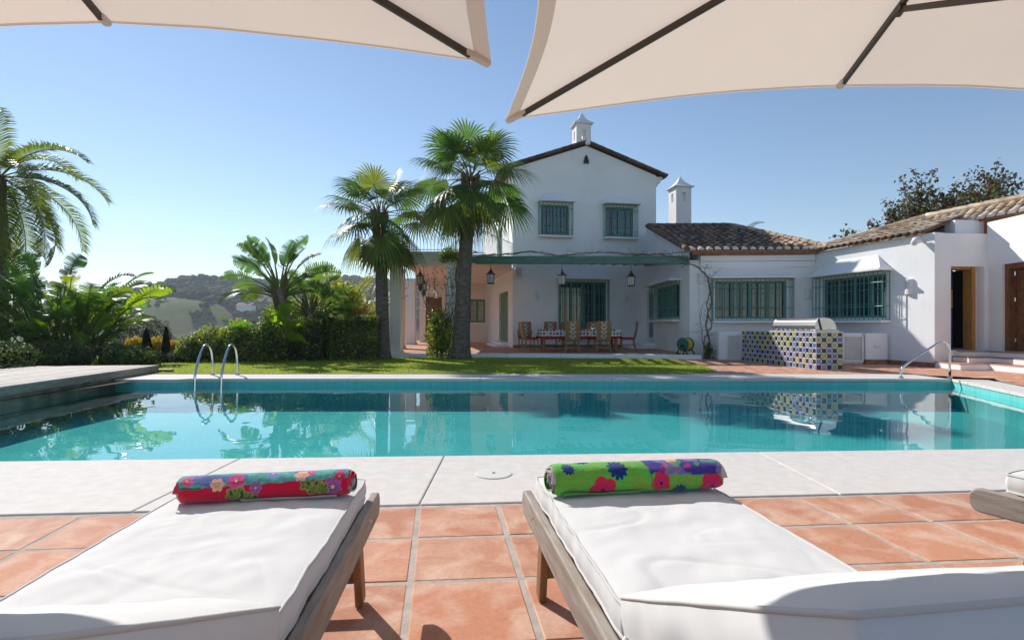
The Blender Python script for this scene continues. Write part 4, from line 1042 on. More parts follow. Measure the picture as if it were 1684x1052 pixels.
def towel(name, A, B, rad, kind, label, z0):
    A, B = Vector(A), Vector(B); root = thing(name, (A + B) / 2 + V(0, 0, -rad), label, 'towel', 'rolled towels on the loungers')
    ax = (B - A).normalized(); L = (B - A).length; nrm = V(ax.y, -ax.x, 0); up = V(0, 0, 1); f = towel_cols(kind)
    if nrm.y > 0: nrm = -nrm
    mb = MB(); nu, nv = 380, 150; r = random.Random(kind); mb.pc = []
    def pt(u, v):
        a = -math.pi * .5 + v * 2 * math.pi       # 0 = underside, turning over the front (towards the viewer) and the top
        e = min(u, 1 - u) * L; er = 1 - .10 * math.exp(-e / .008)
        fold = 1 + .060 * nz(u * 3.2 + kind * 9, math.cos(a) * 1.3, math.sin(a) * 1.3) + .030 * nz(u * 11, math.cos(a) * 2.2, math.sin(a) * 2.2 + kind) + .012 * nz(u * 46, math.cos(a) * 6, math.sin(a) * 6)
        lap = .010 * (1 - sstep(.0, .006, abs(v - .72)) ) if False else 0
        rr = rad * er * fold + (.005 if v < (.30 if kind == 0 else .26) else 0) * 0
        sq = .90 if math.sin(a) < 0 else .96
        dx_ = .012 * nz(math.cos(a) * 1.3, math.sin(a) * 1.3, kind * 5 + (u > .5)) * (1 if u > .5 else -1) * abs(u - .5) * 2
        return A + ax * (u * L + dx_) + nrm * (math.cos(a) * rr * 1.10) + up * (math.sin(a) * rr * sq)
    for i in range(nu + 1):
        for j in range(nv):
            u, v = i / nu, j / nv; mb.v.append(tuple(pt(u, v)))
            vv = v / .5 if v < .75 else 0.0
            mb.pc.append(f(u, clamp(v / .58)) if v < .64 else f(u, clamp((v - .64) / .5)))
    for i in range(nu):
        for j in range(nv): mb.f.append((i * nv + j, (i + 1) * nv + j, (i + 1) * nv + (j + 1) % nv, i * nv + (j + 1) % nv)); mb.c.append(None)
    mb.build('cotton_roll', M['towel'], root, smooth=True)
    for end, P, sg in ((0, A, -1), (1, B, 1)):       # spiral of layers seen on each rolled end
        sp = MB()
        n = 120; prev = None
        for k in range(n + 1):
            t = k / n; a = t * 2 * math.pi * 3.4; rr = rad * .93 * (1 - .86 * t)
            q = P + nrm * (math.cos(a) * rr * 1.08) + up * (math.sin(a) * rr * .93); w_ = rad * .13
            cur = (q + ax * sg * (-.012), q + ax * sg * (.013 - .007 * math.sin(a * 1.3)), P + nrm * (math.cos(a) * (rr - w_) * 1.08) + up * (math.sin(a) * (rr - w_) * .93) + ax * sg * (.013 - .007 * math.sin(a * 1.3)))
            if prev:
                cc = ((.50, .42, .40), (.10, .30, .08), (.42, .36, .44))[int(t * 9) % 3] if kind else ((.55, .05, .09), (.12, .34, .30), (.5, .42, .40))[int(t * 9) % 3]
                sp.face(prev[0], prev[1], cur[1], cur[0], c=cc); sp.face(prev[1], prev[2], cur[2], cur[1], c=cc)
            prev = cur
        sp.build('rolled_layers', M['cloth'], root)
    fl = MB(); u0_, u1_ = (.36, .93) if kind == 0 else (.05, .50)                            # loose under layer peeping out below the roll
    def ff(a_, b_):
        u = lerp(u0_, u1_, a_); th = -1.25 + .62 * b_ + .10 * nz(u * 6, kind); rr = rad * (1.05 + .05 * nz(u * 9, b_))
        return A + ax * (u * L) + nrm * (math.cos(th) * rr * 1.12 + .004) + up * (math.sin(th) * rr * .93)
    fl.cur = (.50, .44, .42) if kind == 0 else (.14, .40, .08)
    fl.grid(ff, 60, 6); fl.build('under_layer', M['towel'], root, smooth=True)
    return root
zc = ZR + .066 + .006
towel('rolled_towel', V(-1.055, 1.715, zc + .042), V(-.545, 1.80, zc + .042), .045, 0, 'rolled towel with teal terry over a crimson leaf print', zc)
towel('rolled_towel', V(.135, 1.80, zc + .050), V(.715, 1.875, zc + .050), .054, 1, 'rolled green towel with red poppies and a purple patch', zc)

# ---------------------------------------------------------------- umbrellas
def umbrella(C, Mid, apex_run, edge_dir, label, sag_front, sag_side, far_c=None, hem=True, taper=0.0):
    """C: visible front corner, Mid: middle of the front edge; canopy rectangle is mirrored about the mid rib"""
    C, Mid = Vector(C), Vector(Mid)
    e = (C - Mid); e.z = 0; half = e.length; e.normalize(); back = V(e.y, -e.x, 0)
    if back.y > 0: back = -back                     # from the front edge towards the viewer
    drop = Mid.z - C.z; ctr = Mid + back * apex_run; apex = V(ctr.x, ctr.y, Mid.z + apex_run * .27 + .04)
    root = thing('garden_umbrella', (ctr.x, ctr.y, 0), label, 'umbrella', 'cream canvas umbrellas over the loungers')
    c1, c0 = Mid + e * half - V(0, 0, drop), Mid - e * half - V(0, 0, drop)
    c2, c3 = c1 + back * apex_run * 2 - e * taper, c0 + back * apex_run * 2 + e * taper
    sideR, sideL, rear = (c1 + c2) / 2 + V(0, 0, drop * .8), (c0 + c3) / 2 + V(0, 0, drop * .8), Mid + back * apex_run * 2
    ring = [c1, Mid, c0, sideL, c3, rear, c2, sideR]
    cv = MB(); hemb = MB(); N_ = 16
    for k in range(8):
        a, b = ring[k], ring[(k + 1) % 8]
        sg = sag_front if k in (0, 1, 4, 5) else sag_side
        def fn(s, t, a=a, b=b, sg=sg):
            p = a.lerp(b, s); inward = (apex - p); inward.z = 0; inward.normalize()
            bow = math.sin(math.pi * s)
            p = p + inward * (sg * bow) + V(0, 0, .018 * bow)
            q = p.lerp(apex, t)
            q.z += -.05 * math.sin(math.pi * t) * 0 + .010 * bow * math.sin(math.pi * t) * (1 + .5 * nz(s * 3 + k, t * 3))
            q.z += .006 * nz(q.x * 4, q.y * 4) * bow
            return q
        cv.grid(fn, N_, N_)
        hw_ = .014 if k in (0, 1, 4, 5) else .045
        def hf(s, t, fn=fn): 
            q = fn(s, t * hw_); return q - V(0, 0, .004)
        if hem: hemb.grid(hf, N_, 2)
    o = cv.build('canopy', M['canopy'], root, smooth=True)
    hemb.build('hem', M['hemcloth'], o, smooth=True)
    if True:
        m = MB(); pv = [(.06, 0)]
        m.lathe([(.55, -.12), (.28, -.03), (.05, .03), (.02, .05)], apex + V(0, 0, .12), 8); m.build('vent_cap', M['canopy'], root)
    for k, p in enumerate(ring):
        d = (apex - p); L = d.length; a = p + d * (.055 if k % 2 == 0 else .045); b = p + d * .97; off = V(0, 0, -.022)
        m = MB(); m.bar(a + off, b + off, .019, .030); o = m.build('rib', M['rib'], root, bevel=.003)
        m = MB(); q = p + d * .004; m.bar(q + V(0, 0, -.012), a + d * .012 + V(0, 0, -.020), .036, .030); m.build('pocket', M['hemcloth'], o, bevel=.01)
        if k % 2 == 1:
            s0 = p + d * .42 + off * 1.6; m = MB(); m.bar(s0, apex + V(0, 0, -.62), .016, .026); m.build('strut', M['rib'], o)
            m = MB(); m.bar(s0 - d.normalized() * .028 + V(0, 0, -.002), s0 + d.normalized() * .028 + V(0, 0, -.002), .032, .034); m.build('bracket', M['rib'], o, bevel=.004)
    m = MB(); m.tube([V(ctr.x, ctr.y, .08), V(ctr.x, ctr.y, apex.z)], .024, 14); m.lathe([(.045, 0), (.045, .08)], V(ctr.x, ctr.y, apex.z - .66), 14); m.lathe([(.05, 0), (.05, .06)], V(ctr.x, ctr.y, apex.z - .1), 14); m.build('pole', M['rib'], root)
    m = MB(); m.lathe([(.28, 0), (.28, .05), (.05, .08), (.035, .3)], V(ctr.x, ctr.y, 0), 24); m.build('base', M['iron'], root)
    return root
umbrella(at(808, 104, 2.45), at(180, 38, 2.40), 1.10, None, 'cream umbrella canopy overhanging from the upper left, with two dark ribs in view', .02, .03)
umbrella(at(831, 198, 3.13), at(1378, 142, 3.02), 1.25, None, 'cream umbrella canopy overhanging from the upper right, with a braced dark rib', .05, .06, taper=.42)

# ---------------------------------------------------------------- outdoor kitchen, grill and low masonry
kit = thing('outdoor_kitchen', (7.0, 13.7, 0), 'barbecue counter clad in checkered green, blue and brown tiles', 'barbecue counter')
KA, KB, KC = V(6.83, 12.02, 0), V(6.56, 15.25, 0), V(7.45, 12.07, 0)
kd = (KB - KA).normalized(); kx = (KC - KA).normalized(); kl, kw, kh = (KB - KA).length, .63, .86
m = MB(); m.prism([(KA.x, KA.y), (KC.x, KC.y), ((KC + kd * kl).x, (KC + kd * kl).y), (KB.x, KB.y)], 0, kh - .03); m.build('core', M['grout'], kit)
t = MB(); r = random.Random(6)
def tilecol(i, j):
    if (i + j) % 2 == 0: return r.choice([(.045, .025, .03), (.06, .03, .025), (.03, .025, .05)])
    return r.choice([(.36, .42, .10), (.30, .40, .12), (.10, .20, .46), (.30, .30, .48), (.42, .40, .16), (.16, .28, .50)])
def tiles(o, ax, L, nx, nzr, out):
    pw, ph_ = L / nx, kh / nzr
    for i in range(nx):
        for j in range(nzr):
            g = .013; c = tilecol(i, j)
            P = o + ax * (i * pw) + V(0, 0, j * ph_)
            q = [P + ax * g + V(0, 0, g), P + ax * (pw - g) + V(0, 0, g), P + ax * (pw - g) + V(0, 0, ph_ - g), P + ax * g + V(0, 0, ph_ - g)]
            t.add([p + out * .0 for p in q] + [p + out * .005 for p in q], [(4, 5, 6, 7), (0, 1, 5, 4), (1, 2, 6, 5), (2, 3, 7, 6), (3, 0, 4, 7)], c)
    for i in range(1, nx):
        for j in range(1, nzr):
            P = o + ax * (i * pw) + V(0, 0, j * ph_) + out * .002; s = .017
            t.face(P - ax * s, P - V(0, 0, s), P + ax * s, P + V(0, 0, s), c=(.04, .035, .05))
tiles(KB, -kd, kl, 26, 7, -kx); tiles(KA, kx, kw, 5, 7, -kd)
t.build('mosaic_tiles', M['mosaic'], kit)
m = MB(); m.prism([((KA - kd * .012 - kx * .012).x, (KA - kd * .012 - kx * .012).y), ((KC - kd * .012 + kx * .012).x, (KC - kd * .012 + kx * .012).y), ((KC + kd * kl + kx * .012).x, (KC + kd * kl).y), ((KB - kx * .012).x, KB.y)], kh - .028, kh); m.build('worktop', M['grout'], kit, bevel=.004)
fa = thing('kitchen_faucet', KB - kd * 1.45 + kx * .30 + V(0, 0, kh), 'slim chrome faucet rising from the tiled counter', 'faucet')
p0 = fa.location; m = MB(); m.tube([p0, p0 + V(0, 0, .22), p0 + V(.03, -.02, .27), p0 + V(.09, -.04, .26), p0 + V(.11, -.05, .2)], .011, 8); m.lathe([(.03, 0), (.03, .03)], p0, 12); m.build('spout', M['steel'], fa, smooth=True)
for s_ in (-1, 1):
    m = MB(); q = p0 - kd * .09 * s_; m.lathe([(.016, 0), (.016, .06), (.025, .07), (.025, .09)], q, 10); m.build('tap_handle', M['steel'], fa)
gr = thing('barbecue_grill', KA + kd * .95 + kx * .3 + V(0, 0, kh), 'stainless steel barbecue grill with closed domed hood', 'grill')
gb = KA + kd * .10 + V(0, 0, kh); gl_ = 1.7
def GT(x, z, y): return gb + kx * x + kd * y + V(0, 0, z)
prof = [(.05, .0), (.045, .10), (.07, .19), (.12, .255), (.18, .285), (.30, .285), (.40, .265), (.48, .215), (.535, .14), (.56, .05), (.565, 0)]
m = MB(); m.extr([GT(x, z + .035, 0.0) for x, z in prof], kd * gl_); m.build('hood', M['steelb'], gr, bevel=.006)
m = MB(); m.extr([GT(-.01, 0.001, -.03), GT(.60, 0.001, -.03), GT(.60, .032, -.03), GT(-.01, .032, -.03)], kd * (gl_ + .06)); m.build('firebox_rim', M['steelb'], gr, bevel=.004)
m = MB(); m.bar(GT(.085, .30, .06), GT(.085, .30, gl_ - .06), .025, .02); m.build('handle', M['iron'], gr)
m = MB(); m.extr([GT(.17, .045, -.006), GT(.21, .045, -.006), GT(.14, .30, -.006), (GT(.11, .285, -.006))], -kd * .008); m.build('hood_seam', M['iron'], gr)
for k in range(8):
    m = MB(); q = GT(-.012, .052, .15 + k * .2); m.tube([q + kx * .04, q - kx * .02], .018, 10); m.build('knob', M['steel'], gr)
def louvre(par, W, u0, u1, z0, z1, n=16):
    m = MB(); W.box(m, u0, .0, z0, u0 + .04, .045, z1); W.box(m, u1 - .04, 0, z0, u1, .045, z1); W.box(m, u0 + .04, 0, z1 - .04, u1 - .04, .043, z1); W.box(m, u0 + .04, 0, z0, u1 - .04, .043, z0 + .04)
    o = m.build('louvre_door', M['trimwhite'], par)
    m = MB()
    for k in range(n):
        z = lerp(z0 + .05, z1 - .06, k / (n - 1)); m.add([W.p(u0 + .04, z, .035), W.p(u1 - .04, z, .035), W.p(u1 - .04, z + .022, .006), W.p(u0 + .04, z + .022, .006), W.p(u0 + .04, z - .012, .030), W.p(u1 - .04, z - .012, .030)], [(0, 1, 2, 3), (4, 5, 1, 0)])
    m.build('louvre_slats', M['trimwhite'], o)
    m = MB(); mid = (u0 + u1) / 2; W.box(m, u1 - .065, .045, (z0 + z1) / 2 - .02, u1 - .05, .07, (z0 + z1) / 2 + .02); m.build('door_knob', M['steel'], o)
lc = thing('low_cupboard', (6.25, 15.9, 0), 'low white masonry cupboard with louvred door beside the climbing vine', 'cupboard')
WC = Wall((6.02, 15.55), (6.62, 15.45))
m = MB(); WC.box(m, 0, -.85, 0, .62, -.002, .83); m.build('cupboard_body', M['stucco'], lc, bevel=.008); louvre(lc, WC, .20, .60, .06, .74)
lb = thing('low_cupboard', (9.3, 14.6, 0), 'low white masonry cupboard with louvred door under the sunny wing window', 'cupboard')
LW = Wall(on_z(1386, 604, 0).xy * 1.0, on_z(1420, 601.5, 0).xy)
q0, q1 = V(8.75, 14.2, 0), V(9.23, 14.05, 0); LW = Wall((8.63, 14.0), (9.16, 13.95))
m = MB(); LW.box(m, -.3, -.6, 0, .53, -.002, .80); m.build('cupboard_body', M['stucco'], lb, bevel=.008); louvre(lb, LW, .0, .52, .05, .74)
bx = thing('utility_box', (9.5, 13.9, 0), 'plain white masonry utility box between the louvred cupboard and the wing wall', 'utility box')
UW = Wall((9.17, 13.88), (9.72, 13.86)); m = MB(); UW.box(m, 0, -.5, .115, .56, 0, .80); m.build('box_body', M['stucco'], bx, bevel=.008)
m = MB(); UW.box(m, .0, -.3, .0, .55, .012, .113); m.build('skirting', M['brickedge'], bx)
m = MB(); UW.box(m, .22, .001, .42, .38, .018, .50); m.build('socket_cover', M['lampshade'], bx, bevel=.004)
m = MB(); UW.box(m, .235, .019, .435, .295, .023, .485); UW.box(m, .305, .019, .435, .365, .023, .485); m.build('socket_flap', M['trimwhite'], bx)

# ---------------------------------------------------------------- wall lamps
def sconce(W, px, y0, y1, wpx, label, half=True):
    a, zt_ = W.hit(px, y0); _, zb_ = W.hit(px, y1); a0 = W.hit(px - wpx / 2, y0)[0]; a1 = W.hit(px + wpx / 2, y0)[0]; r_ = min(max((a1 - a0) / 2, .07), .16)
    root = thing('wall_lamp', W.p(a, zb_, 0), label, 'wall lamp', 'white plaster wall lamps on the villa walls')
    m = MB(); n = 10; pts = [W.p(a + r_ * math.cos(math.pi * k / n), zb_, .003 + r_ * .85 * math.sin(math.pi * k / n)) for k in range(n + 1)]
    m.extr(pts, V(0, 0, zt_ - zb_)); m.build('shade', M['lampshade'], root, bevel=.006)
    m = MB(); W.box(m, a - r_ * .7, .0015, zb_ + .03, a + r_ * .7, .02, zb_ + .08); m.build('bracket', M['lampshade'], root)
sconce(RW, 1496, 459, 484, 13, 'white half round wall lamp right of the sunny wing window')
sconce(WG, 1153, 449, 466, 11, 'white half round wall lamp on the wing corner above the bare vine')
sconce(WG, 1328, 476, 491, 11, 'white half round wall lamp in the shaded inner corner of the wings')
sconce(MAIN, 880.5, 481, 494, 9, 'white wall lamp under the pergola, left of the big grilled door')
sconce(MAIN, 1028, 484, 496, 8, 'white wall lamp under the pergola, right of the big grilled door')
sp = thing('spotlight', RW.p(RW.hit(1522, 396)[0], 3.0, 0), 'small white hooded spotlight high on the sunny wing corner', 'spotlight')
a, z = RW.hit(1518, 397); m = MB(); m.tube([RW.p(a, z, .002), RW.p(a, z, .10)], .03, 10); m.build('arm', M['trimwhite'], sp)
m = MB(); m.tube([RW.p(a, z + .03, .10), RW.p(a - .02, z + .02, .2), RW.p(a - .02, z - .06, .27)], [.075, .085, .07], 12); m.build('lamp_head', M['trimwhite'], sp, smooth=True)
lsp = thing('loudspeaker', MAIN.p(.12, 2.6, 0), 'small white box loudspeaker high on the wall corner under the pergola', 'loudspeaker')
a, z = MAIN.hit(851, 448); m = MB(); MAIN.box(m, a - .13, .03, z - .2, a + .13, .22, z + .2); m.build('cabinet', M['lampshade'], lsp, bevel=.012); m = MB(); MAIN.box(m, a - .1, .221, z - .17, a + .1, .226, z + .17); m.build('front_cloth', M['frost'], lsp); m = MB(); MAIN.box(m, a - .03, .002, z - .05, a + .03, .03, z + .05); m.build('bracket', M['iron'], lsp)

# ---------------------------------------------------------------- pergola
pg = thing('pergola', (2.4, 17.6, 0), 'weathered green timber pergola across the terrace in front of the villa', 'pergola')
PA, PBm = V(-1.15, 16.97, 2.93), V(5.48, 16.72, 2.90)
m = MB(); m.bar(PA + V(0, 0, .14), PBm + V(0, 0, .14), .12, .25); m.build('front_beam', M['greenbeam'], pg, bevel=.008)
ndir = (PBm - PA).normalized(); n_ = 15
for k in range(n_):
    q = PA + ndir * (.25 + k * (6.35 / (n_ - 1))) + V(0, .07, .18); u_, zz = MAIN.hit(CX, 0)
    # rafter runs back and up to the house wall (or to the flank of the wing)
    t_ = (q - MAIN.o).dot(MAIN.u) ; end = V(q.x, MAIN.p(clamp(t_, .05, W6 - .6), 0).y - .02, 3.50)
    m = MB(); m.bar(q, end, .07, .12); m.build('rafter', M['greenbeam'], pg)
m = MB()
for k in range(34):
    q = PA + ndir * (.1 + k * .2) ; y_ = MAIN.p(clamp((q - MAIN.o).dot(MAIN.u), .05, W6 - .6), 0).y
for k in range(16):
    s_ = .3 + k * .29
    a = PA + V(0, s_, .25 + s_ * .105); b = PBm + V(-.02, s_, .25 + s_ * .105)
    if s_ > 4.0: a.x = .4
    m.bar(a, b, .035, .03)
m.build('lath_screen', M['greenbeam'], pg)
m = MB(); m.bar(V(-1.63, 17.0, ZT), V(-1.63, 17.0, 3.2), .10, .10); m.build('post', M['greenbeam'], pg, bevel=.006)
m = MB(); m.bar(V(-1.7, 17.0, 3.10), V(-1.0, 16.97, 3.07), .11, .2); m.build('beam_end', M['greenbeam'], pg)

# ---------------------------------------------------------------- lanterns
def lantern(p, hang, sc_, label, ornate=False):
    p = Vector(p); root = thing('hanging_lantern', p, label, 'lantern', 'metal lanterns hanging from the pergola and porch')
    s = sc_
    m = MB(); m.tube([p + V(0, 0, .40 * s), p + V(0, 0, hang)], .008, 6); m.build('rod', M['iron'], root)
    m = MB(); m.lathe([(.135 * s, .25 * s), (.13 * s, .27 * s), (.07 * s, .31 * s), (.055 * s, .36 * s), (.03 * s, .37 * s), (.02 * s, .43 * s)], p, 8); m.build('cap', M['iron'], root)
    m = MB(); m.lathe([(.09 * s, .02), (.105 * s, .25 * s)], p, 8); m.build('glass_body', M['frost'], root)
    m = MB()
    for k in range(8):
        a = 2 * math.pi * k / 8; m.bar(p + V(math.cos(a) * .094 * s, math.sin(a) * .094 * s, .0), p + V(math.cos(a) * .11 * s, math.sin(a) * .11 * s, .255 * s), .010, .010)
    m.lathe([(.105 * s, -.02), (.105 * s, .012), (.06 * s, .02)], p, 8)
    if ornate: m.lathe([(.06 * s, -.03 * s), (.08 * s, -.09 * s), (.03 * s, -.16 * s), (.0, -.24 * s)], p, 8)
    m.build('frame', M['iron'], root)
def hang_at(px, ybot, d, hang, sc_, label, orn=False): lantern(at(px, ybot, d), hang, sc_, label, orn)
hang_at(807, 466, 17.4, .75, 1.15, 'dark iron lantern with clear glass hanging at the left end of the pergola')
hang_at(924, 468, 17.4, .78, 1.15, 'dark iron lantern hanging in front of the big grilled door')
hang_at(1038, 470, 17.4, .80, 1.15, 'dark iron lantern hanging nearest the glazed side door')
hang_at(691, 468, 18.2, .85, 1.1, 'ornate pierced Moroccan style lantern, upper of the pair in the porch', True)
hang_at(697, 478, 19.6, 1.05, 1.0, 'ornate pierced Moroccan style lantern, lower of the pair in the porch', True)

# ---------------------------------------------------------------- dining table and chairs
tb = thing('dining_table', (2.25, 18.3, ZT), 'long wooden dining table hidden under a patterned cloth', 'table')
m = MB(); m.box(.93, 17.85, ZT + .70, 3.6, 18.8, ZT + .735); m.build('tabletop', M['woodwarm'], tb)
for x in (1.05, 3.48):
    for y in (17.95, 18.7):
        m = MB(); m.box(x - .05, y - .05, ZT, x + .05, y + .05, ZT + .70); m.build('leg', M['woodwarm'], tb, bevel=.008)
cl = MB(); r = random.Random(8); x0, x1, y0, y1, zt_ = .90, 3.63, 17.82, 18.83, ZT + .742
def dot(u, v):
    k = nz(u * 9, v * 9, 3); cu, cv = math.floor(u * 9), math.floor(v * 9)
    rr = random.Random(int(cu * 131 + cv * 17)); fx, fy = u * 9 - cu - .5, v * 9 - cv - .5
    if math.hypot(fx, fy) < .36: return rr.choice([(.5, .03, .03), (.02, .03, .14), (.02, .02, .05), (.5, .05, .04), (.03, .12, .10), (.55, .5, .45)])
    return (.62, .66, .62)
def cgrid(fn, nu, nv, off):
    for i in range(nu):
        for j in range(nv):
            q = [fn(a / nu, b / nv) for a, b in ((i, j), (i + 1, j), (i + 1, j + 1), (i, j + 1))]
            c = dot((i + .5) / nu * off[0] + off[2], (j + .5) / nv * off[1])
            if off[3] and j < nv * .22: c = (.42, .015, .02)
            cl.face(*q, c=c)
cgrid(lambda u, v: V(lerp(x0, x1, u), lerp(y0, y1, v), zt_), 130, 48, (2.73, 1.01, 0, 0))
wv = lambda u: .03 * math.sin(u * 26) + .02 * math.sin(u * 61)
cgrid(lambda u, v: V(lerp(x0, x1, u), y0 - (1 - v) * .03 + wv(u) * (1 - v), zt_ - (1 - v) * .30), 130, 16, (2.73, .3, 5, 1))
cgrid(lambda u, v: V(lerp(x1, x0, u), y1 + (1 - v) * .03 + wv(u) * (1 - v), zt_ - (1 - v) * .30), 130, 16, (2.73, .3, 7, 1))
cgrid(lambda u, v: V(x0 - (1 - v) * .03 + wv(u) * (1 - v), lerp(y1, y0, u), zt_ - (1 - v) * .30), 48, 16, (1.0, .3, 9, 1))
cgrid(lambda u, v: V(x1 + (1 - v) * .03 + wv(u) * (1 - v), lerp(y0, y1, u), zt_ - (1 - v) * .30), 48, 16, (1.0, .3, 11, 1))
tag(cl.build('tablecloth', M['cloth']), 'pale tablecloth with red and navy spots and a red hem over the dining table', 'tablecloth')
bw = thing('small_bowl', (2.75, 18.05, zt_), 'small white bowl standing on the spotted tablecloth', 'bowl'); m = MB(); m.lathe([(.03, 0.001), (.05, .01), (.085, .06), (.08, .06), (.045, .015)], bw.location, 16); m.build('bowl_body', M['trimwhite'], bw, smooth=True)
def make_chair(arms=False):
    root = thing('dining_chair', (0, 0, 0), '', 'chair', 'wicker dining chairs on the terrace')
    for sx in (-1, 1):
        m = MB(); m.tube([V(sx * .205, .20, .42), V(sx * .21, .215, 0)], [.020, .016], 8); m.build('leg', M['cane'], root)
        m = MB(); m.tube([V(sx * .205, -.20, .45), V(sx * .21, -.235, .2), V(sx * .225, -.30, 0)], [.020, .018, .015], 8); m.build('leg', M['cane'], root)
    m = MB(); m.box(-.225, -.22, .385, .225, .225, .425); m.build('seat', M['cane'], root, bevel=.01)
    m = MB(); m.box(-.215, -.19, .427, .215, .22, .475); m.build('seat_pad', M['redpad'], root, bevel=.018)
    def bp(x, t, o=0.0): return V(x, -.215 - .10 * t - .03 * math.sin(t * 3) - o - .012 * (1 - (x / .22) ** 2), .40 + .60 * t)
    m = MB(); nu, nv = 15, 30
    def cc(i, j):
        u, v = (i + .5) / nu * 2 - 1, (j + .5) / nv
        s_ = (v * 4.2) % 1.0; d = abs(abs(u) - .42 * abs(s_ * 2 - 1)); 
        if v > .08 and d < .10 and abs(u) < .5: return (.62, .58, .50)
        return (.33, .19, .085) if (i + j) % 2 else (.28, .155, .065)
    for off, fl in ((.012, 0), (-.012, 1)):
        for i in range(nu):
            for j in range(nv):
                q = [bp(lerp(-.215, .215, a / nu), b / nv, off) for a, b in ((i, j), (i + 1, j), (i + 1, j + 1), (i, j + 1))]
                m.face(*(q if fl else q[::-1]), c=cc(i, j))
    m.build('backrest', M['wicker'], root, smooth=True)
    m = MB(); m.tube([bp(-.222, t / 8) for t in range(9)] + [bp(.222, 1 - t / 8) for t in range(9)], .016, 8); m.build('back_frame', M['cane'], root)
    for z_ in (.18,):
        m = MB(); m.bar(V(-.205, .205, z_), V(.205, .205, z_), .022); m.bar(V(-.212, -.24, z_), V(.212, -.24, z_), .022); m.bar(V(-.208, -.24, z_ + .04), V(-.208, .205, z_ + .04), .022); m.bar(V(.208, -.24, z_ + .04), V(.208, .205, z_ + .04), .022); m.build('stretcher', M['cane'], root)
    if arms:
        for sx in (-1, 1):
            m = MB(); m.tube([V(sx * .225, -.27, .68), V(sx * .26, .0, .68), V(sx * .25, .20, .64), V(sx * .215, .21, .42)], .017, 8); m.build('arm', M['cane'], root, smooth=True)
    return root
def put(c, x, y, deg, label): c.location = (x, y, ZT); c.rotation_euler = (0, 0, R(deg)); c['label'] = label
proto = make_chair(); arm = make_chair(True)
spots = [(1.96, 17.42, -3, 'wicker chair with white diamonds on its back, front left at the table'), (2.93, 17.45, 3, 'wicker chair with white diamonds on its back, front right at the table'),
         (.62, 18.15, -74, 'wicker chair seen from the side at the left end of the table'), (3.95, 18.3, 84, 'wicker chair seen from the side at the right end of the table'),
         (1.38, 19.2, 176, 'wicker chair behind the table, next to its left end'), (2.05, 19.25, 182, 'wicker chair behind the table, directly before the grilled door'), (2.95, 19.2, 178, 'wicker chair behind the table towards its right end')]
for i, (x, y, d, lb_) in enumerate(spots):
    c = proto if i == 0 else copy_tree(proto); put(c, x, y, d, lb_)
put(arm, .46, 19.3, 178, 'wicker armchair standing alone against the wall, left of the table')

# ---------------------------------------------------------------- hose reel
hz = thing('hose_reel', (5.32, 16.3, ZT), 'green hose reel wound with yellow hose by the corner of the wing', 'hose reel')
c_ = V(5.30, 16.35, ZT + .30); axv = V(.75, .62, 0).normalized(); b_ = V(-axv.y, axv.x, 0)
def disc(m, off, r_, th): 
    pts = [c_ + axv * off + b_ * (math.cos(2 * math.pi * k / 24) * r_) + V(0, 0, math.sin(2 * math.pi * k / 24) * r_) for k in range(24)]; m.extr(pts, axv * th)
for off in (-.16, .13):
    m = MB(); disc(m, off, .21, .02); m.build('side_disc', M['reel'], hz, bevel=.006)
m = MB(); r = random.Random(2); pts = []
for k in range(14 * 16):
    a = 2 * math.pi * k / 16; q = k / 16; lay = q // 7; f_ = (q % 7) / 7; f_ = f_ if lay % 2 == 0 else 1 - f_
    rr = .14 + .03 * lay + r.uniform(-.004, .004); pts.append(c_ + axv * lerp(-.13, .12, f_) + b_ * math.cos(a) * rr + V(0, 0, math.sin(a) * rr))
pts += [pts[-1] + V(0, -.1, -.1), pts[-1] + V(.05, -.25, -.32), V(5.4, 16.02, ZT + .02)]
m.tube(pts, .017, 6); m.build('hose', M['hose'], hz, smooth=True)
m = MB(); 
for off in (-.19, .18):
    m.bar(c_ + axv * off, c_ + axv * off + b_ * .2 + V(0, 0, -.30), .03); m.bar(c_ + axv * off, c_ + axv * off - b_ * .2 + V(0, 0, -.30), .03)
m.bar(c_ - axv * .2, c_ + axv * .26, .03); m.bar(c_ - axv * .19 + b_ * .2 + V(0, 0, -.285), c_ + axv * .19 + b_ * .2 + V(0, 0, -.285), .03); m.build('stand', M['iron'], hz)
#@@NEXT

# ================================================================ PLANTS
def gcol(r, base, v=.25, hue=.12):
    f = r.uniform(1 - v, 1 + v); h = r.uniform(-hue, hue)
    return (max(.004, base[0] * f * (1 + h)), base[1] * f, max(.003, base[2] * f * (1 - h)))
def frame_of(d):
    d = d.normalized(); s = d.cross(V(0, 0, 1))
    s = s.normalized() if s.length > 1e-4 else V(1, 0, 0)
    return d, s, s.cross(d).normalized()
def arc_path(base, az, el, L, n, bend):
    """points of a curved stalk: start elevation el, turning down by bend radians over its length"""
    P = [Vector(base)]; h = V(math.cos(az), math.sin(az), 0)
    for i in range(n):
        e = el - bend * ((i + .5) / n) ** 1.35; P.append(P[-1] + (h * math.cos(e) + V(0, 0, math.sin(e))) * (L / n))
    return P

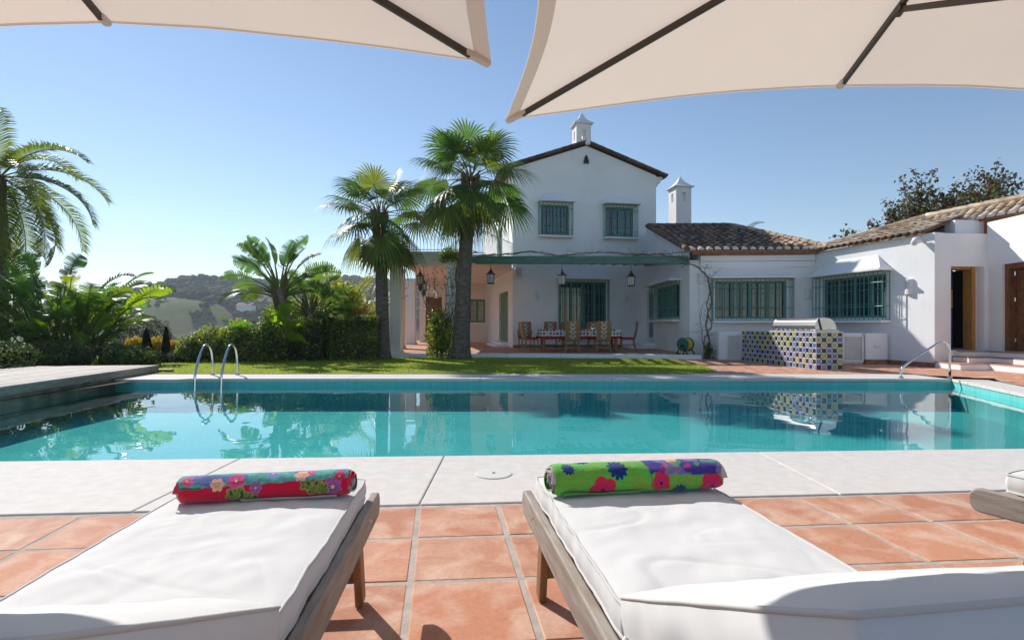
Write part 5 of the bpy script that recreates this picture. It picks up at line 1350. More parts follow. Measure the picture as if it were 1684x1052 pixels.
def fan_leaf(mb, sb, r, base, az, el, pet, rad, base_col, droop=.5, nseg=34):
    P = arc_path(base, az, el, pet, 6, .35 + .35 * droop)
    sb.tube(P, [.020, .018, .016, .014, .013, .012, .011], 5, False, (.16, .17, .05))
    hub = P[-1]; f, s, u = frame_of(P[-1] - P[-2]); roll = r.uniform(-.5, .5)
    s, u = s * math.cos(roll) + u * math.sin(roll), u * math.cos(roll) - s * math.sin(roll)
    A = 2.35
    for k in range(nseg):
        a0 = -A + 2 * A * k / nseg; a1 = -A + 2 * A * (k + 1) / nseg; am = (a0 + a1) / 2
        Lk = rad * (.70 + .30 * math.cos(am * .62)) * r.uniform(.92, 1.06); c = gcol(r, base_col, .28, .15)
        fold = .10 * (1 if k % 2 else -1)
        def pt(a, q, side):
            w_ = a if q < .5 else lerp(a, am, sstep(.42, 1.0, q) * .97)
            rr = Lk * q; p = hub + (f * math.cos(w_) + s * math.sin(w_)) * rr
            p += u * (-.30 * abs(math.sin(am)) ** 2 * rr * .6 + .14 * math.cos(am) * rr * (1 - q))     # costapalmate cup
            tip = max(0, q - .52); p += V(0, 0, -1) * (rad * droop * (1.5 * tip * tip + .09 * q * q))
            if q > .6: p += (hub + (f * math.cos(am) + s * math.sin(am)) * rr * .9 - p) * (.10 * droop)
            return p
        qs = [.06, .32, .55, .74, .90, 1.0]
        prev = None
        for q in qs:
            L_, R_, Mx = pt(a0, q, -1), pt(a1, q, 1), pt(am, q, 0) + u * (fold * Lk * .10 * (1 - q) * 2 * q)
            if prev:
                cc = c if q < .95 else tuple(x * k_ for x, k_ in zip(c, (1.7, 1.35, 1.0)))
                mb.face(prev[0], prev[2], Mx, L_, c=cc); mb.face(prev[2], prev[1], R_, Mx, c=cc)
            prev = (L_, R_, Mx)

def fan_palm(x, y, zb, hcrown, r0, r1, rad, nleaf, seed, label, lean=(0, 0), group='fan palms on the lawn', skirt=6):
    r = random.Random(seed); root = thing('fan_palm', (x, y, zb), label, 'palm tree', group)
    P = []; R_ = []; n = 26
    for i in range(n + 1):
        t = i / n; P.append(V(x + lean[0] * t ** 1.4 + .015 * nz(t * 5, seed), y + lean[1] * t, zb - .05 + (hcrown - zb + .05) * t))
        R_.append(lerp(r0, r1, min(1, t * 1.1)) + (r0 * .32) * math.exp(-t * 16) + .006 * nz(t * 40, seed))
    m = MB(); m.tube(P, R_, 18); m.build('trunk', M['bark'], root, smooth=True)
    mb, sb, dead, boot = MB(), MB(), MB(), MB(); top = P[-1]
    for k in range(46):                              # old leaf bases clasping the top of the trunk
        a = k * 2.4 + r.uniform(-.2, .2); z = -.02 - .75 * (k / 46); q = top + V(math.cos(a) * r1 * .95, math.sin(a) * r1 * .95, z)
        boot.tube([q - V(0, 0, .12), q + V(math.cos(a) * .05, math.sin(a) * .05, .10), q + V(math.cos(a) * .13, math.sin(a) * .13, .26)], [.045, .035, .018], 5, True, gcol(r, (.20, .13, .07), .3))
    for k in range(nleaf):
        t = (k + .5) / nleaf; el = lerp(1.45, -.62, t ** .92) + r.uniform(-.12, .12); az = k * 2.39996 + r.uniform(-.25, .25)
        green = (.062, .120, .026) if t < .75 else (.085, .13, .026)
        if r.random() < .25: green = (.115, .15, .028)
        fan_leaf(mb, sb, r, top + V(math.cos(az) * .08, math.sin(az) * .08, .12 - .35 * t), az, el, rad * lerp(.62, .95, min(1, t * 1.6)) * r.uniform(.85, 1.08), rad * r.uniform(.72, .86), green, droop=lerp(.35, 1.0, t))
    for k in range(skirt):
        az = r.uniform(0, 6.28); fan_leaf(dead, sb, r, top + V(math.cos(az) * r1, math.sin(az) * r1, -.45), az, -1.0, rad * .55, rad * .62, (.16, .15, .035) if k % 2 else (.10, .12, .03), droop=1.1, nseg=24)
    mb.build('frond_crown', M['palmleaf'], root); sb.build('leaf_stalks', M['leafdull'], root); boot.build('leaf_bases', M['leafdull'], root)
    if skirt: dead.build('old_fronds', M['leafdull'], root)
    return root
def sk(px, py, d): return at(px, py, d)
p = on_z(632, 589, .0); fan_palm(p.x, 16.1, 0, sk(630, 350, 16.1).z, .22, .15, 1.16, 27, 41, 'shorter fan palm on the lawn edge, left of the porch column', lean=(-.1, 0))
p = at(758, 590, 15.9); fan_palm(p.x, 15.9, 0, sk(768, 292, 15.9).z, .26, .17, 1.28, 30, 77, 'taller fan palm on the lawn in front of the green pergola post', lean=(.28, 0))

def feather_frond(mb, sb, r, base, az, el, L, bend, colr, nl=46, lw=.030, ll=.50, vee=.5, n=22):
    P = arc_path(base, az, el, L, n, bend); sb.tube(P, [lerp(.028, .006, i / n) for i in range(n + 1)], 5, False, (.20, .20, .06))
    for k in range(nl):
        t = .14 + .86 * (k + .5) / nl; i = min(n - 1, int(t * n)); q = P[i].lerp(P[i + 1], t * n - i)
        f, s, u = frame_of(P[i + 1] - P[i]); ln_ = ll * (math.sin(math.pi * (.12 + .80 * t)) ** .6) * r.uniform(.88, 1.1)
        for sg in (-1, 1):
            d = (f * lerp(.45, .95, t) + s * sg * 1.0 + u * (vee + r.uniform(-.25, .25))).normalized(); c = gcol(r, colr, .3, .18)
            wv = f * lw * .5
            a, b, e = q, q + d * ln_ * .5, q + d * ln_ + V(0, 0, -.22 * ln_ - .05 * r.random())
            mb.face(a - wv * .5, a + wv * .5, b + wv, b - wv, c=c); mb.face(b - wv, b + wv, e, c=c)
def feather_palm(x, y, zb, zc, r0, r1, L, nf, seed, label, group=None, colr=(.055, .095, .022), elr=(1.4, -.75), **kw):
    r = random.Random(seed); root = thing('feather_palm', (x, y, zb), label, 'palm tree', group)
    n = 22; P = [V(x + .03 * nz(i * .3, seed), y, zb - .05 + (zc - zb + .05) * i / n) for i in range(n + 1)]
    m = MB(); m.tube(P, [lerp(r0, r1, i / n) * (1 + .10 * (i % 2)) + r0 * .4 * math.exp(-i * .9) for i in range(n + 1)], 14); m.build('trunk', M['bark'], root, smooth=True)
    mb, sb = MB(), MB()
    for k in range(nf):
        t = (k + .5) / nf; feather_frond(mb, sb, r, P[-1] + V(0, 0, .05), k * 2.39996 + seed, lerp(elr[0], elr[1], t) + r.uniform(-.1, .1), L * r.uniform(.85, 1.1), lerp(1.3, 1.7, 1 - abs(t - .4)), colr, **kw)
    mb.build('frond_crown', M['palmleaf'], root); sb.build('frond_ribs', M['leafdull'], root)
    return root
q = at(0, 500, 19.5); feather_palm(q.x, 19.5, 0, at(0, 294, 19.5).z, .27, .17, 4.0, 24, 3, 'tall feather palm at the left edge rising behind the dark hedge', nl=84, ll=.74, lw=.05, colr=(.10, .14, .026), elr=(1.15, -.75))
q = at(1222, 380, 27); feather_palm(q.x, 27, 0, at(1222, 402, 27).z, .16, .12, 1.5, 16, 9, 'feather palm whose frond tips show behind the wing roof ridge', nl=34, ll=.35)

# ---- paddle leaved plants (bird of paradise, banana)
def paddle_leaf(mb, sb, r, base, az, el, pet, L, wd, bend, colr, torn=.5, fold=.35, pr=.020, n=15, roll=.0):
    P = arc_path(base, az, el, pet, 7, bend * .35); e1 = math.atan2((P[-1] - P[-2]).z, max(1e-4, math.hypot((P[-1] - P[-2]).x, (P[-1] - P[-2]).y)))
    sb.tube(P, [lerp(pr * 1.5, pr * .7, i / 7) for i in range(8)], 6, False, gcol(r, (.13, .17, .05), .2))
    Q = arc_path(P[-1], az, e1, L, n, bend); sb.tube(Q, [lerp(pr * .7, .004, i / n) for i in range(n + 1)], 5, False, (.22, .26, .08))
    c0 = gcol(r, colr, .28, .16)
    for sg in (-1, 1):
        gap = 0.0; dr = 0.0; per = 0
        for i in range(n):
            if r.random() < torn: gap = r.uniform(.015, .05); dr = r.uniform(-.06, .25) * torn
            else: gap *= .3
            q = []
            for k, ex in ((0, .0), (1, 0)):
                t = (i + k) / n; w_ = wd * (math.sin(math.pi * min(1, t * .93 + .035)) ** .62) * (1 if t < .985 else .25)
                f, s, u = frame_of(Q[min(i + 1, n)] - Q[max(0, min(i, n - 1))]); tip = Q[i + k]; s, u = s * math.cos(roll) + u * math.sin(roll), u * math.cos(roll) - s * math.sin(roll)
                shift = f * (gap * L * (1.0 if k == 0 else -1.0)); out = s * sg * math.cos(fold) + u * math.sin(fold)
                m_ = tip + out * w_ * .5 + shift * .45 + V(0, 0, -dr * .3 * w_); e_ = tip + (out + V(0, 0, -dr - .12)) * w_ + shift + f * w_ * .15
                q.append((tip, m_, e_))
            c = tuple(x * r.uniform(.9, 1.1) for x in c0)
            a, b = q; o_ = (lambda *z: z) if sg > 0 else (lambda *z: z[::-1])
            mb.face(*o_(a[0], b[0], b[1], a[1]), c=c); mb.face(*o_(a[1], b[1], b[2], a[2]), c=c)
def paddle_clump(x, y, h, n, seed, label, group, name='bird_of_paradise', colr=(.058, .118, .020), L=1.1, wd=.26, spread=.5, torn=.5, elr=(1.5, .8), bright=.34, bend=1.0):
    r = random.Random(seed); root = thing(name, (x, y, 0), label, 'plant', group); mb, sb = MB(), MB()
    for k in range(n):
        a = r.uniform(0, 6.28); q = V(x + math.cos(a) * r.uniform(0, spread), y + math.sin(a) * r.uniform(0, spread), -.03)
        az = a + r.uniform(-.6, .6); el = r.uniform(*sorted(elr)); hh = h * r.uniform(.45, 1.0)
        c = (.13, .21, .025) if r.random() < bright else colr
        paddle_leaf(mb, sb, r, q, az, el, hh * .68, L * r.uniform(.75, 1.15), wd * r.uniform(.8, 1.15), bend * r.uniform(.6, 1.4), c, torn, roll=r.uniform(-.7, .7))
    mb.build('paddle_leaves', M['leaf'], root); sb.build('leaf_stalks', M['leafdull'], root)
    return root
G1 = 'broad leaved plants behind the left hedge'
paddle_clump(-13.32, 15.50, 4.26, 50, 1, 'tallest broad leaved plant cluster, right behind the feather palm trunk', G1, L=1.0)
paddle_clump(-12.18, 14.70, 2.95, 45, 2, 'broad leaved plant cluster in the middle of the group by the deck', G1)
paddle_clump(-12.35, 15.20, 2.48, 37, 3, 'broad leaved plant cluster at the right end, leaves reaching over the hill view', G1, L=.7, elr=(1.5, 1.05))
paddle_clump(-14.39, 13.50, 2.34, 27, 4, 'low dark broad leaved plant cluster at the left edge of the photo', G1, bright=.05, L=.8)
paddle_clump(-13.13, 13.90, 2.02, 30, 5, 'low shaded broad leaved plant cluster just above the dark hedge', G1, bright=.12, L=.75, elr=(1.3, .5))
paddle_clump(-11.75, 14.60, 1.38, 25, 6, 'yellow green broad leaved plant cluster at the end of the dark hedge', G1, bright=.5, L=.5, elr=(1.35, .8))
def bop_tree(x, y, h, lean, n, seed, label, L=.85, wd=.2, pet=.75):
    r = random.Random(seed); root = thing('bird_of_paradise_tree', (x, y, 0), label, 'plant', 'tall bird of paradise trees in the shrub border'); P = []
    for i in range(13):
        t = i / 12; P.append(V(x + lean * t ** 1.2, y, -.05 + h * t))
    m = MB(); m.tube(P, [lerp(.11, .085, i / 12) + (.03 * sstep(8, 12, i)) for i in range(13)], 12); m.build('trunk', M['bark2'], root, smooth=True)
    mb, sb, st = MB(), MB(), MB(); top = P[-1]
    for k in range(n):
        t = k / (n - 1); s_ = -1 if k % 2 else 1; el = lerp(1.5, .25, (k // 2) / (n / 2)) + r.uniform(-.08, .08)
        az = (0 if s_ > 0 else math.pi) + r.gauss(0, .45)
        paddle_leaf(mb, sb, r, top + V(s_ * .04, 0, -.25 + .25 * (1 - t)), az, el, pet * r.uniform(.85, 1.1), L * r.uniform(.85, 1.1), wd * r.uniform(.85, 1.1), lerp(.5, 1.1, t), (.055, .105, .024), .42, pr=.026, roll=r.choice((-1, 1)) * r.uniform(.5, 1.1), fold=.25, n=17)
    for k in range(20):
        s_ = -1 if k % 2 else 1; q = top + V(s_ * .06, r.uniform(-.05, .05), -.5 + .5 * (k / 20)); st.tube([q - V(0, 0, .2), q + V(s_ * .08, 0, .15), q + V(s_ * .16, 0, .42)], [.05, .04, .02], 6, True, gcol(r, (.15, .095, .05), .3))
    mb.build('paddle_leaves', M['leaf'], root); sb.build('leaf_stalks', M['leafdull'], root); st.build('stalk_bases', M['leafdull'], root)
q = at(490, 592, 15.2); bop_tree(q.x, 15.2, at(0, 482, 15.2).z + .15, -.52, 22, 12, 'leaning bird of paradise tree with a bare trunk and torn leaves', L=.95, wd=.235)
q = at(520, 592, 16.2); bop_tree(q.x, 16.2, at(0, 505, 16.2).z, -.2, 14, 15, 'shorter bird of paradise tree half hidden right of the leaning one', L=.8, wd=.19, pet=.6)
q = at(455, 590, 15.7); paddle_clump(q.x, 15.7, 1.75, 16, 21, 'banana like plant with big bright leaves left of the leaning trunk', None, name='banana_plant', colr=(.07, .16, .02), L=1.05, wd=.30, torn=.15, elr=(1.3, .55), bright=.4)

# ---- leafy shrubs made of many separate leaves
def leaf_at(mb, r, p, n, size, c, asp=.5):
    n = n.normalized(); t = n.orthogonal().normalized(); a = r.uniform(0, 6.28); b = n.cross(t); t, b = t * math.cos(a) + b * math.sin(a), b * math.cos(a) - t * math.sin(a)
    L_, w_ = size, size * asp
    mb.add([p - t * L_ * .5, p + b * w_ * .5 + n * size * .08, p + t * L_ * .5 - n * size * .06, p - b * w_ * .5 + n * size * .08], [(0, 1, 2), (0, 2, 3)], c)
def lump(d, seed, k=2.2): return 1 + .26 * nz(d.x * k + seed, d.y * k, d.z * k) + .13 * nz(d.x * k * 2.3, d.y * k * 2.3 + seed, d.z * k * 2.3)
def shrub(name, cx, cy, zb, rx, ry, h, n, size, cols, seed, label, cat='shrub', group=None, box=False, stems=True, flowers=None, dens=.62, mat='leaf', parts=True):
    r = random.Random(seed); root = thing(name, (cx, cy, zb), label, cat, group); mb, fl, sb = MB(), MB(), MB()
    k = 0
    while k < n:
        if box:
            q = V(r.uniform(-1, 1), r.uniform(-1, 1), r.uniform(0, 1)); f = r.randrange(5)
            dd = 1 - abs(r.gauss(0, .10))
            if f == 0: q.x = -dd
            elif f == 1: q.x = dd
            elif f == 2: q.y = -dd
            elif f == 3: q.y = dd
            else: q.z = dd
            o = V(math.copysign(1, q.x) * (abs(q.x) > .85), math.copysign(1, q.y) * (abs(q.y) > .85), 1.0 * (q.z > .85)) + V(r.gauss(0, .5), r.gauss(0, .5), r.gauss(.2, .5))
            wob = .06 * nz(q.x * 3 + seed, q.y * 3, q.z * 3); P = V(cx + q.x * rx * (1 + wob), cy + q.y * ry * (1 + wob), zb + q.z * h * (1 + wob * .7))
            dlt = q
        else:
            d = V(r.gauss(0, 1), r.gauss(0, 1), r.gauss(0, 1)).normalized()
            if d.z < -.62: continue
            rr = (1 - abs(r.gauss(0, 1 - dens))) * lump(d, seed)
            if rr < .15: continue
            P = V(cx + d.x * rx * rr, cy + d.y * ry * rr, zb + h * .36 + d.z * h * .62 * rr)
            if P.z < zb + .01: P.z = zb + r.uniform(.01, h * .25)
            o = d + V(r.gauss(0, .6), r.gauss(0, .6), r.gauss(.25, .6)); dlt = d
        base = cols[min(len(cols) - 1, int(len(cols) * clamp(.5 + .75 * nz(P.x * 2.3 + seed, P.y * 2.3, P.z * 2.3) + r.gauss(0, .16), 0, .999)))]
        lc_ = gcol(r, base, .3, .15)
        if mat == 'leaf' and r.random() < .16: lc_ = r.choice([(.26, .32, .05), (.20, .27, .05), (.34, .34, .16)])  # scattered pale leaves: sunlit glints painted into the leaf colour
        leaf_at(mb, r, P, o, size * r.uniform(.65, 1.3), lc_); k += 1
        if flowers and r.random() < flowers[1] and o.z > -.2: leaf_at(fl, r, P + o.normalized() * size * .4, V(r.gauss(0, .4), -.6, .7), size * flowers[2], gcol(r, flowers[0], .15, .05), .9)
    if stems:
        for k in range(14):
            a = r.uniform(0, 6.28); q = r.uniform(.1, .75); sb.tube([V(cx + math.cos(a) * rx * .2, cy + math.sin(a) * ry * .2, zb - .04), V(cx + math.cos(a) * rx * q * .6, cy + math.sin(a) * ry * q * .6, zb + h * .4), V(cx + math.cos(a) * rx * q, cy + math.sin(a) * ry * q, zb + h * r.uniform(.6, .9))], [.018, .012, .005], 5, False)
    mb.build('foliage', M[mat], root)
    if stems: sb.build('stems', M['bark2'], root)
    if flowers: fl.build('blossoms', M['petal'], root)
    return root
DK = [(.030, .055, .018), (.050, .082, .022), (.075, .110, .026)]
MID = [(.045, .078, .016), (.085, .135, .022), (.14, .195, .03), (.22, .27, .045), (.30, .33, .06)]
OLV = [(.045, .055, .030), (.07, .08, .045), (.10, .105, .065)]
YEL = [(.06, .10, .015), (.12, .16, .02), (.19, .20, .02)]
# dark hedge behind the deck, in separate bushes
HG = 'dark bushes of the hedge along the deck'
for k, (x, y, rx, h, lb_) in enumerate([(-11.0, 8.6, .8, .78, 'dark hedge bush at the left edge of the photo, nearest the camera'), (-10.95, 9.9, .85, .80, 'dark hedge bush under the feather palm trunk'), (-10.75, 11.2, .85, .82, 'dark hedge bush in the middle of the row behind the deck'), (-10.2, 12.2, .85, .80, 'dark hedge bush where the row turns behind the deck end'), (-9.1, 12.55, .75, .70, 'dark hedge bush at the right end of the row, by the lawn corner')]):
    shrub('hedge_bush', x, y, -.03, rx, .75, h * .88, 4200, .085, DK, 100 + k, lb_, 'hedge', HG, mat='leafdull')
def tuft(x, y, n, L, seed, label, colr=(.08, .14, .02)):
    r = random.Random(seed); root = thing('strappy_plant', (x, y, -.03), label, 'plant', 'strappy tufts beside the deck'); mb = MB()
    for k in range(n):
        a = r.uniform(0, 6.28); P = arc_path((x + r.uniform(-.08, .08), y + r.uniform(-.08, .08), -.03), a, r.uniform(.8, 1.45), L * r.uniform(.6, 1.1), 6, r.uniform(.8, 1.8)); s = V(-math.sin(a), math.cos(a), 0); c = gcol(r, colr, .3)
        for i in range(6):
            w0, w1 = .014 * (1 - (i / 6) ** 2), .014 * (1 - ((i + 1) / 6) ** 2); mb.face(P[i] - s * w0, P[i] + s * w0, P[i + 1] + s * w1, P[i + 1] - s * w1, c=c)
    mb.build('strap_leaves', M['leaf'], root)
tuft(-9.9, 8.7, 30, .55, 1, 'strappy tuft nearest the left photo edge, behind the deck', (.045, .07, .02)); tuft(-9.75, 9.9, 36, .6, 2, 'shaded strappy tuft behind the middle of the deck', (.05, .085, .02)); tuft(-9.35, 11.9, 22, .6, 3, 'sunlit yellow green strappy tuft at the back corner of the deck', (.16, .21, .03))
# view side planting
q = at(238, 590, 23); shrub('round_bush', q.x, 23, -.4, 1.15, 1.0, 1.85, 9000, .075, OLV, 31, 'clipped dome shaped olive grey bush in front of the valley view', 'bush', dens=.9, mat='leafdull')
def cone_tree(x, y, h, rad, seed, label):
    r = random.Random(seed); root = thing('cone_cypress', (x, y, -.1), label, 'conifer', 'clipped cone cypresses'); mb = MB()
    for k in range(5200):
        t = r.random() ** .8; a = r.uniform(0, 6.28); rr = rad * (1 - t) ** .55 * (1 - abs(r.gauss(0, .06))); P = V(x + math.cos(a) * rr, y + math.sin(a) * rr, -.1 + h * t)
        leaf_at(mb, r, P, V(math.cos(a), math.sin(a), .3) + V(r.gauss(0, .5), r.gauss(0, .5), r.gauss(0, .5)), .055, gcol(r, (.018, .034, .016), .35), .4)
    mb.build('foliage', M['leafdull'], root); m = MB(); m.tube([V(x, y, -.15), V(x, y, h * .5)], .04, 6); m.build('trunk', M['bark2'], root)
q = at(241, 593, 19); cone_tree(q.x, 19, 1.0, .20, 1, 'clipped dark cone cypress left of the other, before yellow flowers'); q = at(273, 593, 19.3); cone_tree(q.x, 19.3, 1.05, .16, 2, 'clipped dark cone cypress right of the other, slimmer')
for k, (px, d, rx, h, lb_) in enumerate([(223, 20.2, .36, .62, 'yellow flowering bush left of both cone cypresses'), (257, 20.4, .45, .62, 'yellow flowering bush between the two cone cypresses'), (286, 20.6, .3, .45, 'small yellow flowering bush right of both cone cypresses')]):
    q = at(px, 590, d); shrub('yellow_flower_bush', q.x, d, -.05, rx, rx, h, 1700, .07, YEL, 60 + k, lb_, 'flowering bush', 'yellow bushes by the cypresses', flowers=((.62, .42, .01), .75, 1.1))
for k, px in enumerate((232, 258, 284, 304)):
    q = at(px, 600, 14.4 + .15 * k); shrub('low_hedge_bush', q.x, q.y, -.03, .36, .3, .30, 1700, .05, OLV + MID[:1], 70 + k, ('leftmost low grey green edging bush, touching the deck end', 'second low grey green edging bush, below the left cypress', 'third low grey green edging bush, below the right cypress', 'rightmost low grey green edging bush, beside the flowering shrubs')[k], 'hedge', 'low edging bushes at the back of the lawn', mat='leafdull')
SB = 'mixed shrubs of the border between lawn and porch'
pale = ((.40, .38, .30), .05, .7)
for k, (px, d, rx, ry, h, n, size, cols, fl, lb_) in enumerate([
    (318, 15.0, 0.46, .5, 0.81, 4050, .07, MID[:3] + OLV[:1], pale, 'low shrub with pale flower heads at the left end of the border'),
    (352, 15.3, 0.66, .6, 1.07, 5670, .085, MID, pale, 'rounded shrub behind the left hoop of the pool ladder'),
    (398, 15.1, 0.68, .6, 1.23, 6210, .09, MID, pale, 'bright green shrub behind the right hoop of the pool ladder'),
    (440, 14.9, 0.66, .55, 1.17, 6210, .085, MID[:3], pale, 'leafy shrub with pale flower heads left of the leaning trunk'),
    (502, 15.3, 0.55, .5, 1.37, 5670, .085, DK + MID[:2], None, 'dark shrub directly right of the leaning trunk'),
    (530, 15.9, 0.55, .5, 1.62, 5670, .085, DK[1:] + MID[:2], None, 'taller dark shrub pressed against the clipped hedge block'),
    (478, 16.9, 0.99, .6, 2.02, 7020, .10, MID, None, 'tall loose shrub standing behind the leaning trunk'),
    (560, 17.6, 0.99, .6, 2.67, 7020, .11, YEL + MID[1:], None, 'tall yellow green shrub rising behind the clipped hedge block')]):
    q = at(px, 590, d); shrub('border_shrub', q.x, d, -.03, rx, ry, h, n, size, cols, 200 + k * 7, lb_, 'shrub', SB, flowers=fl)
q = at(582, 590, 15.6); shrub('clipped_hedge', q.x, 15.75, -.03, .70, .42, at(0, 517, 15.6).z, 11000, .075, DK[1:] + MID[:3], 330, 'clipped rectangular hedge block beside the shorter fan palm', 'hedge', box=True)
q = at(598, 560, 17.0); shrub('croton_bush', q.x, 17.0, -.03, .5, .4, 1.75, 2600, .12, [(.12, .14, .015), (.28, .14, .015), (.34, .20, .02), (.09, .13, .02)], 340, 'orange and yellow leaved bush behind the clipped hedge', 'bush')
r = random.Random(5)
for k, (px, d, zt_, lb_) in enumerate([(545, 18.0, 420, 'yellowing areca palm rising highest behind the clipped hedge'), (588, 18.5, 445, 'yellowing areca palm nearest the shorter fan palm')]):
    q = at(px, 590, d); root = thing('areca_palm', (q.x, d, 0), lb_, 'palm tree', 'yellow areca palms'); mb, sb = MB(), MB()
    for j in range(15):
        a = r.uniform(0, 6.28); feather_frond(mb, sb, r, V(q.x + math.cos(a) * .15, d + math.sin(a) * .15, .3), a, r.uniform(1.05, 1.5), (at(0, zt_, d).z) * r.uniform(.7, 1.0), r.uniform(.4, .9), (.15, .17, .02), nl=34, ll=.42, lw=.03)
    mb.build('frond_crown', M['leaf'], root); sb.build('frond_ribs', M['petal'], root)
# bushy climber by the porch column and its bare twigs
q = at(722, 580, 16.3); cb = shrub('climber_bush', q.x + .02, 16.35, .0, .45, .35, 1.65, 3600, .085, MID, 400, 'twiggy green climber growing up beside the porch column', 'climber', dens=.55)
sb = MB(); lf = MB(); r = random.Random(14)
for k in range(16):
    P = [V(q.x + r.uniform(-.1, .3), 16.4, .3)]; a = r.uniform(-.5, .5)
    for i in range(9): P.append(P[-1] + V(math.sin(a) * .1 + r.gauss(0, .06), r.gauss(0, .04), .27)); a += r.gauss(0, .25)
    sb.tube(P, [lerp(.014, .004, i / 9) for i in range(10)], 5, False)
    for p_ in P[3:]:
        for j in range(3): leaf_at(lf, r, p_ + V(r.gauss(0, .08), r.gauss(0, .06), r.gauss(0, .08)), V(r.gauss(0, 1), -1, r.gauss(0, 1)), .07, gcol(r, (.06, .09, .02), .3))
sb.build('twigs', M['bark2'], cb); lf.build('sparse_leaves', M['leaf'], cb)
# old vine: up the green post and along the pergola
def vine(name, paths, label, nleaf, seed, cols, size=.07):
    r = random.Random(seed); root = thing(name, paths[0][0][0], label, 'vine', 'bare vines on the villa'); sb, lf = MB(), MB()
    for P, r0 in paths:
        P = [Vector(p) for p in P]; Q = []
        for i in range(len(P) - 1):
            p0, p1, p2, p3 = P[max(i - 1, 0)], P[i], P[i + 1], P[min(i + 2, len(P) - 1)]
            for t in (0, .2, .4, .6, .8): Q.append(.5 * ((2 * p1) + (p2 - p0) * t + (2 * p0 - 5 * p1 + 4 * p2 - p3) * t * t + (3 * p1 - p0 - 3 * p2 + p3) * t ** 3) + V(r.gauss(0, .012), r.gauss(0, .012), r.gauss(0, .012)))
        Q.append(P[-1]); sb.tube(Q, [lerp(r0, r0 * .55, i / len(Q)) * (1 + .2 * nz(i * .7, seed)) for i in range(len(Q))], 7)
        for p_ in Q[2:]:
            if r.random() < .75:
                e = p_ + V(r.gauss(0, .14), r.gauss(-.03, .06), r.gauss(.06, .12)); m_ = p_.lerp(e, .5) + V(r.gauss(0, .03), 0, r.gauss(0, .03)); sb.tube([p_, m_, e], [r0 * .3, r0 * .2, .002], 4, False)
                for j in range(nleaf):
                    leaf_at(lf, r, e + V(r.gauss(0, .05), r.gauss(0, .05), r.gauss(0, .05)), V(r.gauss(0, 1), -.8, r.gauss(.3, 1)), size * r.uniform(.6, 1.2), gcol(r, r.choice(cols), .3))
    sb.build('twisted_stems', M['bark2'], root); lf.build('sparse_leaves', M['leaf'], root)
    return root
c = lambda px, py, d=16.1: at(px, py, d)
vine('climbing_vine', [([c(1163, 590), c(1167, 560), c(1160, 530), c(1170, 500), c(1166, 470), c(1160, 452), c(1148, 440), c(1133, 432, 16.3), c(1120, 424, 16.6), c(1090, 419, 16.7), c(1040, 417, 16.8)], .030), ([c(1166, 590), c(1158, 560), c(1170, 535), c(1162, 505), c(1168, 480), c(1166, 462)], .022), ([c(1160, 590), c(1154, 548), c(1152, 520), c(1156, 500)], .012), ([c(1160, 456), c(1158, 442), c(1164, 438)], .01), ([c(1168, 540), c(1148, 546), c(1138, 546)], .007)],
     'bare twisted vine climbing the wing corner to the pergola beam end', 1, 5, [(.05, .08, .02), (.12, .12, .03)])
cc_ = []
for k in range(9): cc_.append(PA + ndir * (.1 + k * .82) + V(0, -.02 + .2 * (k % 2), .30 + .05 * (k % 3)))
vine('pergola_vine', [(cc_, .020), ([p_ + V(.2, .3, .04) for p_ in cc_[:-1]], .015), ([V(-1.72, 16.9, ZT), V(-1.78, 16.88, 1.0), V(-1.70, 16.9, 1.8), V(-1.76, 16.88, 2.6), V(-1.6, 16.9, 3.2), V(-1.1, 16.95, 3.3)], .04), ([V(-1.95, 16.0, .0), V(-1.8, 16.6, .5), V(-1.72, 16.9, 1.2)], .035)],
     'leafless old vine twining up the green post and over the pergola', 0, 6, [(.05, .08, .02)])
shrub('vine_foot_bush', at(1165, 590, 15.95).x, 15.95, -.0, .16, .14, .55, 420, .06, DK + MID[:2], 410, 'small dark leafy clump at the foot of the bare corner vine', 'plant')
q = at(742, 420, 16.8); shrub('climber_tuft', q.x, 16.8, at(0, 432, 16.8).z, .42, .25, .55, 900, .075, MID[:3], 411, 'tuft of climber leaves at the top of the porch column', 'climber', stems=False)

